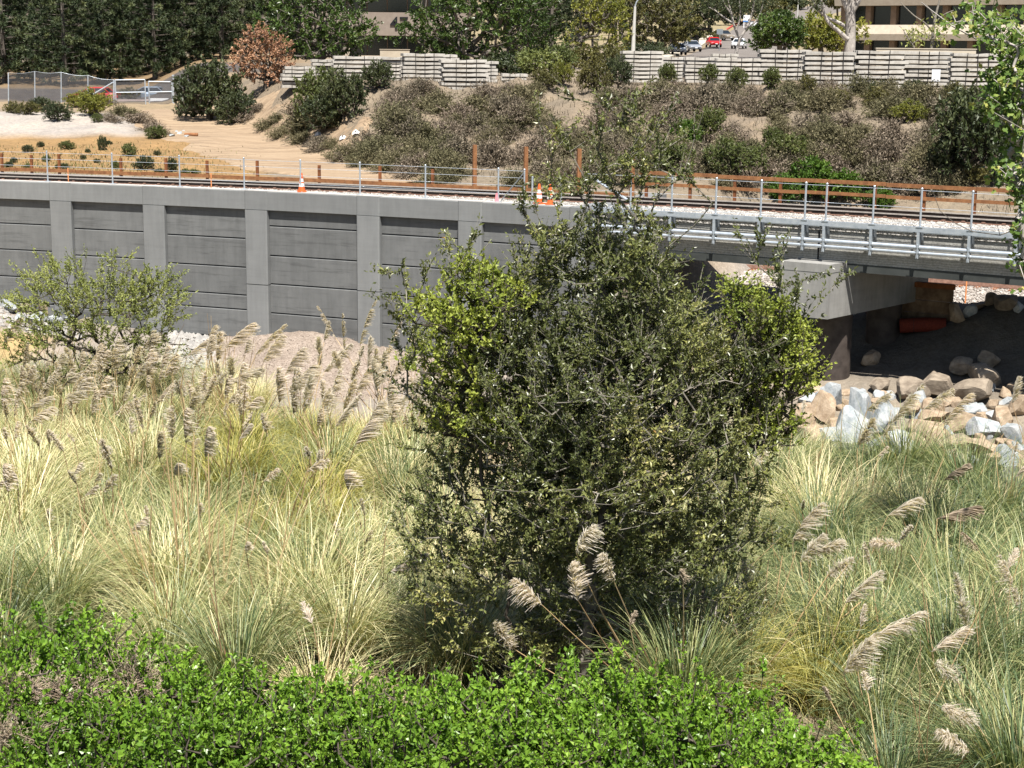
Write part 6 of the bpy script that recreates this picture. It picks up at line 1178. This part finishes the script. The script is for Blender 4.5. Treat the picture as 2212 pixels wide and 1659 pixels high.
part('parapet', box(((x0+x1)/2, Yb-.3, zf[1]+4.0), (x1-x0, 1.5, 2.2)), MT['brownfascia'], bl)
q = P(843, 56, 203.7); fc = bpy.data.curves.new('numerals', 'FONT'); fc.body = '47'; fc.size = 2.0; fc.extrude = .06; fc.offset = .045; fc.materials.append(MT['black']); fc.space_character = 1.08
ft = bpy.data.objects.new('numeral_curve', fc); COL.objects.link(ft); bpy.context.view_layer.update()
nm = bpy.data.meshes.new_from_object(ft.evaluated_get(bpy.context.evaluated_depsgraph_get())); bpy.data.objects.remove(ft)
if not nm.materials: nm.materials.append(MT['black'])
fo = bpy.data.objects.new('numerals', nm); COL.objects.link(fo); fo.parent = bl; fo.location = tuple(np.array([q[0], Yb-1.27, q[2]-.35])-wl(bl)); fo.rotation_euler = (math.pi/2, 0, 0)
q = P(853, 116, 150); tag(part('low_wall', box((q[0], 150, q[2]-.3), (2.6, .3, 1.3))+box((q[0], 150, q[2]+.37), (2.7, .4, .05)), MT['cream'], loc=q), 'low cream wall below the building number', 'wall')
# cream office at the right
A_ = P(1812, 80, 212)[:2]; B_ = P(2330, 80, 194)[:2]; dv2 = (B_-A_); Lf = np.linalg.norm(dv2); dv2 /= Lf; nv = np.array([dv2[1], -dv2[0]])      # towards the street
ob = thing('cream_office_building', 'two storey office building with cream bands and dark windows', 'building', (*((A_+B_)/2), 4.8))
def fb(a, b_, prof, m, name, par=ob):   # profile (out, z) run along the front
    A3 = [np.array([*(A_+dv2*a+nv*o), z]) for o, z in prof]; B3 = [np.array([*(A_+dv2*b_+nv*o), z]) for o, z in prof]
    return part(name, prism(A3, B3), MT[m], par)
fb(0, Lf, [(-14, 4), (-14, 14.5), (-1.0, 14.5), (-1.0, 4)], 'tanstucco', 'wall')
for z0, z1 in ((7.15, 9.0), (11.3, 13.3)):
    fb(-.5, Lf, [(-.95, z0), (.55, z0), (.70, z0+.75), (.25, z1), (-.95, z1)], 'cream', 'band')
nb_ = 9; ww = Lf/nb_
for i_ in range(nb_):
    for z0, z1 in ((4.9, 7.1), (9.05, 11.25)):
        pw = .8
        fb(i_*ww+pw, (i_+1)*ww-.05, [(-.98, z0), (-.90, z0), (-.90, z1), (-.98, z1)], 'glass', 'window_pane')
        fb(i_*ww, i_*ww+pw-.1, [(-.97, z0-.03), (-.25, z0-.03), (-.25, z1+.03), (-.97, z1+.03)], 'tanstucco', 'column')
fb(0, Lf, [(-.96, 4), (-.4, 4), (-.4, 4.95), (-.96, 4.95)], 'tanstucco', 'plinth')
q = P(2000, 106, 128); tag(part('garden_wall', box((q[0], 128, q[2]-.9), (7.5, .3, 1.8))+box((q[0], 128, q[2]+.03), (7.6, .4, .06)), MT['sidewalk'], loc=q), 'low grey wall behind the right tie stacks', 'wall')

# ------------------------------------------------------------------ street furniture
q = P(1367, 120, 190); q[2] = float(hill_z(q[0], q[1])); top = P(1369, 22, 190)
lamp = thing('street_lamp', 'tall pale street lamp behind the right tie stacks', 'street lamp', q)
hz_ = P(1371, 14, 190)[2]; part('pole', tube(np.array([q, (q[0]+.05, q[1], (q[2]+hz_)/2), (q[0]+.12, q[1], hz_)]), [.26, .2, .14], 10), MT['poleconc'], lamp, smooth=True)
arm = [(q[0]+.12+x, q[1], hz_+z) for x, z in ((0, 0), (.15, .5), (.5, .95), (1.1, 1.15), (1.9, 1.2))]; part('arm', tube(np.array(arm), .07, 8), MT['galv'], lamp, smooth=True); part('lamp_head', box((q[0]+2.3, q[1], hz_+1.2), (.9, .35, .16)), MT['galvdark'], lamp)
q = P(1334, 108, 175); q[2] = float(hill_z(q[0], q[1])); zt = P(1334, 20, 175)[2]; wp = thing('wooden_pole', 'thin pale wooden pole left of the street lamp', 'pole', q); part('pole', tube(np.array([q, (q[0], q[1], zt)]), [.12, .09], 8), MT['wood'], wp); part('crossarm', box((q[0], q[1], zt-.3), (.9, .1, .1)), MT['wood'], wp)
q = P(1723, 30, 480); q[2] = float(hill_z(q[0], q[1])); tag(part('far_lamp_pole', tube(np.array([q, q+np.array([0, 0, 9.])]), [.2, .12], 8)+tube(np.array([q+np.array([0, 0, 9.]), q+np.array([1.5, 0, 9.3])]), .08, 6), MT['poleconc'], loc=q), 'distant pale lamp pole beside the upper road', 'street lamp')
def sign(x, yt, yb2, yg, Yd, wpx, lb, name, blue):
    k = Yd/FPX; c = P(x, (yt+yb2)/2, Yd); h = (yb2-yt)*k; w_ = wpx*k; gz = float(hill_z(c[0], c[1])); t_ = thing(name, lb, 'sign', (c[0], c[1], gz))
    part('panel', box(c, (w_, .12, h)), MT['white' if blue else 'galvdark'], t_)
    if blue: part('stripe', box((c[0], c[1]-.02, c[2]-h*.5+.02), (w_*1.02, .12, h*.22)), MT['blue'], t_)
    for sx in ((-.38, .38) if blue else (0,)): part('post', box((c[0]+sx*w_, c[1], (gz+c[2]-h/2)/2-.1), (.2 if blue else .08, .1, c[2]-h/2-gz+.2)), MT['white' if blue else 'galvdark'], t_)
sign(1613, 33, 46, 56, 380, 14.5, 'white and blue sign on two posts up the street', 'street_sign', True)
sign(1555, 63, 74, 90, 245, 13, 'small grey back of a sign left of the street', 'road_sign', False)
q = P(1627, 52, 378); tag(part('small_hut', box((q[0], q[1], q[2]), (1.4, 1.2, 1.3))+box((q[0]-.1, q[1], q[2]+.85), (1.9, 1.5, .4), m=1), [MT['white'], MT['tanstucco']], loc=q), 'small white hut beside the white and blue sign', 'hut')
q = P(1299, 122, 150); q[2] = float(hill_z(q[0], q[1])); zt = P(1299, 116, 150)[2]; tag(part('utility_pedestal', box((q[0], q[1], (q[2]+zt)/2), (.32, .3, zt-q[2]))+box((q[0], q[1], zt-.32), (.6, .35, .3)), MT['poleconc'], loc=q), 'small pale utility pedestal right of the yellow green tree', 'pedestal')

# ------------------------------------------------------------------ cars
def car(lb, x, y, Yd, head, paint_, suv=False, L=4.5, grp='cars on the street', zoff=.12, z=None):
    q = P(x, y, Yd); q[2] = (float(hill_z(q[0], q[1])) if z is None else z)+zoff
    t_ = thing('car', lb, 'car', q, grp); t_.rotation_euler = (0, 0, head); t_.scale = (1.08,)*3 if grp == 'cars on the street' else (1,)*3      # car points along its +x
    W = 1.78; H = 1.68 if suv else 1.42; k = L/4.5
    st_ = [(-2.25, .52, .80, .72), (-2.12, .34, .92, .80), (-1.5, .30, .98, .86), (-.2, .30, .96, .89), (.9, .30, .95, .88), (1.7, .30, .84, .84), (2.12, .34, .72, .76), (2.25, .46, .62, .64)]
    if suv: st_ = [(a, b, c+.12, d_) for a, b, c, d_ in st_]
    V = []; F = []
    for a, zb, zt, hw in st_:
        for yy, zz in ((-hw*.86, zb), (-hw, zb+.12), (-hw, zt-.16), (-hw*.88, zt), (hw*.88, zt), (hw, zt-.16), (hw, zb+.12), (hw*.86, zb)): V.append((a*k, yy, zz))
    for i in range(len(st_)-1):
        for j in range(8): F.append((8*i+j, 8*i+8+j, 8*i+8+(j+1) % 8, 8*i+(j+1) % 8))
    bd = g(V, F)+g(np.array(V)[:8], np.arange(8))+g(np.array(V)[-8:], np.arange(8)[::-1].copy())
    inst('body', make_mesh('body', bd, MT[paint_], False), t_)
    zb = .90 if not suv else 1.02; rear = -1.55 if not suv else -2.0; a0, a1, b0, b1 = rear*k, 1.05*k, (rear+.55 if not suv else rear+.3)*k, .25*k; w0, w1 = .80, .62
    lo = [(a0, -w0, zb), (a1, -w0, zb), (a1, w0, zb), (a0, w0, zb)]; hi_ = [(b0, -w1, H-.05), (b1, -w1, H-.05), (b1, w1, H-.05), (b0, w1, H-.05)]
    cb = inst('cabin', make_mesh('cabin', prism(lo, hi_), MT['carglass']), t_)
    inst('roof', make_mesh('roof', prism([(b0-.12, -w1-.03, H-.07), (b1+.12, -w1-.03, H-.07), (b1+.12, w1+.03, H-.07), (b0-.12, w1+.03, H-.07)], [(b0+.05, -w1+.06, H+.02), (b1-.05, -w1+.06, H+.02), (b1-.05, w1-.06, H+.02), (b0+.05, w1-.06, H+.02)]), MT[paint_]), t_)
    pr = []
    for s_ in (-1, 1):
        for (xa, xb) in ((a0, b0), (a1, b1)): pr += segs([(xa, s_*w0, zb)], [(xb, s_*(w1+.01), H-.05)], .05, .05, 5)
        pr += segs([(-.25*k, s_*(w0+.0), zb)], [(-.2*k, s_*(w1+.01), H-.05)], .045, .045, 5)
    inst('pillars', make_mesh('pillars', pr, MT[paint_]), t_)
    for s_ in (-1, 1):
        for xx in (-1.38*k, 1.38*k):
            wh = inst('wheel', make_mesh('wheel', xf(lathe([(.0, -.1), (.32, -.1), (.335, 0), (.32, .1), (.0, .1)], n=18), rx=math.pi/2), MT['tyre']), t_, (xx, s_*.78, .32))
            inst('rim', make_mesh('rim', xf(lathe([(.0, -.03), (.2, -.03), (.2, .03), (0, .03)], n=14), rx=math.pi/2), MT['rim']), wh, (0, s_*.09, 0))
        inst('headlight', make_mesh('headlight', box((0, 0, 0), (.14, .32, .13)), MT['lamp']), t_, (2.13*k, s_*.55, .62+(.12 if suv else 0)))
        inst('taillight', make_mesh('taillight', box((0, 0, 0), (.12, .30, .16)), MT['taillamp']), t_, (-2.17*k, s_*.58, .76+(.12 if suv else 0)))
        inst('mirror', make_mesh('mirror', box((0, 0, 0), (.1, .18, .12)), MT[paint_]), t_, (.85*k, s_*.9, .98))
    inst('number_plate', make_mesh('number_plate', box((0, 0, 0), (.03, .34, .12)), MT['white']), t_, (2.26*k, 0, .5))
    inst('grille', make_mesh('grille', box((0, 0, 0), (.04, .8, .12)), MT['tyre']), t_, (2.24*k, 0, .38))
    return t_
hd = math.atan2(*( (ctr[8]-ctr[18])[::-1]))
car('white car driving down the street towards the viewer', 1596, 112, 262, hd-.12, 'carwhite')
car('bright red car parked at the kerb under the gum tree', 1541, 106, 268, hd+.25, 'carred')
car('tan grey suv parked behind the red car', 1563, 92, 300, hd+.62, 'cartan', True)
car('silver car parked at the kerb behind the white hood', 1493, 122, 238, hd+.35, 'carsilver')
car('white car at the kerb half hidden behind the tie stack', 1462, 128, 218, hd+.25, 'carwhite')
car('dark red car parked behind the chain link fence', 205, 216, 148, math.pi-.08, 'carred', L=4.6, grp='cars behind the chain link fence', z=P(205, 218, 148)[2]-.35)
car('pale grey blue car parked behind the chain link gate', 320, 212, 152, math.pi-.05, 'carblue', L=4.7, grp='cars behind the chain link fence', z=P(320, 216, 152)[2]-.35)

# ------------------------------------------------------------------ chain link fence, gate and barriers
cf = thing('chain_link_fence', 'chain link fence on steel posts left of the gate', 'fence', P(130, 215, 124))
fp = [(18, 157, 215, 121), (75, 154, 212, 123), (132, 156, 214, 124), (190, 163, 222, 124), (246, 172, 232, 124)]
tb = []
for n_, (x, yt, yb2, d_) in enumerate(fp):
    b = P(x, yb2, d_); t = P(x, yt, d_); b[2] = min(b[2], float(hill_z(b[0], b[1])))-.1
    part('post', tube(np.array([b, t]), .045 if n_ < 4 else .07, 8), MT['galv'], cf); tb.append((b, t))
for (b0, t0), (b1, t1) in zip(tb[:-1], tb[1:]):
    U_, V_ = np.meshgrid(np.linspace(0, 1, 9), np.linspace(0, 1, 5)); q = (b0*(1-U_[..., None])+b1*U_[..., None])*(1-V_[..., None])+(t0*(1-U_[..., None])+t1*U_[..., None])*V_[..., None]
    q[..., 2] -= .10*np.sin(U_*math.pi)*V_; q[..., 1] += .03+.03*np.sin(U_*9)
    part('mesh_panel', g(q.reshape(-1, 3), gridF(5, 9)), MT['chain'], cf)
    part('top_wire', tube(q[-1], .012, 4, cap=False), MT['galv'], cf)
part('brace', tube(np.array([P(184, 214, 123.8), P(244, 178, 123.9)]), .05, 8), MT['galv'], cf)
def gate(lb, xa, xb, yt0, yt1, ym, yb0, d_):
    t_ = thing('chain_link_gate', lb, 'gate', P((xa+xb)/2, yb0, d_)); c = [P(xa, yt0, d_), P(xb, yt1, d_), P(xb+2, yb0-2, d_), P(xa+2, yb0, d_)]; m0, m1 = P(xa+1, ym, d_), P(xb+1, ym-1, d_)
    for a, b in ((c[0], c[1]), (c[1], c[2]), (c[2], c[3]), (c[3], c[0]), (m0, m1)): part('frame_tube', tube(np.array([a, b]), .045, 8), MT['galv'], t_)
    part('mesh_panel', g(np.array(c)+np.array([0, .03, 0]), [0, 1, 2, 3]), MT['chain'], t_)
gate('left leaf of the chain link gate before the parked cars', 249, 313, 173, 172, 200, 230, 124)
gate('right leaf of the chain link gate before the pale car', 321, 371, 176, 177, 199, 230, 125)
gp = thing('gate_post', 'tall steel gate post at the right end of the gate', 'post', P(375, 232, 124)); b = P(375, 233, 124); b[2] -= .3; part('tube', tube(np.array([b, P(374, 163, 124)]), .06, 8), MT['galv'], gp); part('cap', box(P(374, 163, 124), (.16, .16, .1)), MT['galv'], gp)
rf = thing('chain_link_fence', 'short chain link fence running behind the big dark shrub', 'fence', P(395, 215, 126))
for x in (382, 388, 393, 399): part('post', tube(np.array([P(x, 222, 126+(x-380)*.3), P(x, 172, 126+(x-380)*.3)]), .03, 6), MT['galv'], rf)
part('top_rail', tube(np.array([P(377, 176, 125), P(412, 173, 133)]), .03, 6), MT['galv'], rf); part('mesh_panel', g(np.array([P(377, 176, 125), P(412, 173, 133), P(412, 222, 133), P(377, 224, 125)]), [0, 1, 2, 3]), MT['chain'], rf)
for x, w_, y0, y1, d_, m, lb in ((262, 120, 214, 226, 136, 'barrier', 'low dusty pink concrete barrier behind the gate'), (345, 40, 212, 229, 134, 'white', 'white sacks or block wall under the pale car')):
    a, b = P(x-w_/2, y0, d_), P(x+w_/2, y1, d_); zc = (a[2]+b[2])/2; hh = a[2]-b[2]+.3
    tag(part('concrete_barrier', prism([(a[0], d_-.3, b[2]-.3), (b[0], d_-.3, b[2]-.3), (b[0], d_+.3, b[2]-.3), (a[0], d_+.3, b[2]-.3)], [(a[0], d_-.12, a[2]), (b[0], d_-.12, a[2]), (b[0], d_+.12, a[2]), (a[0], d_+.12, a[2])]), MT[m], loc=(a[0], d_, b[2])), lb if m == 'barrier' else 'white block barrier below the pale car', 'barrier')
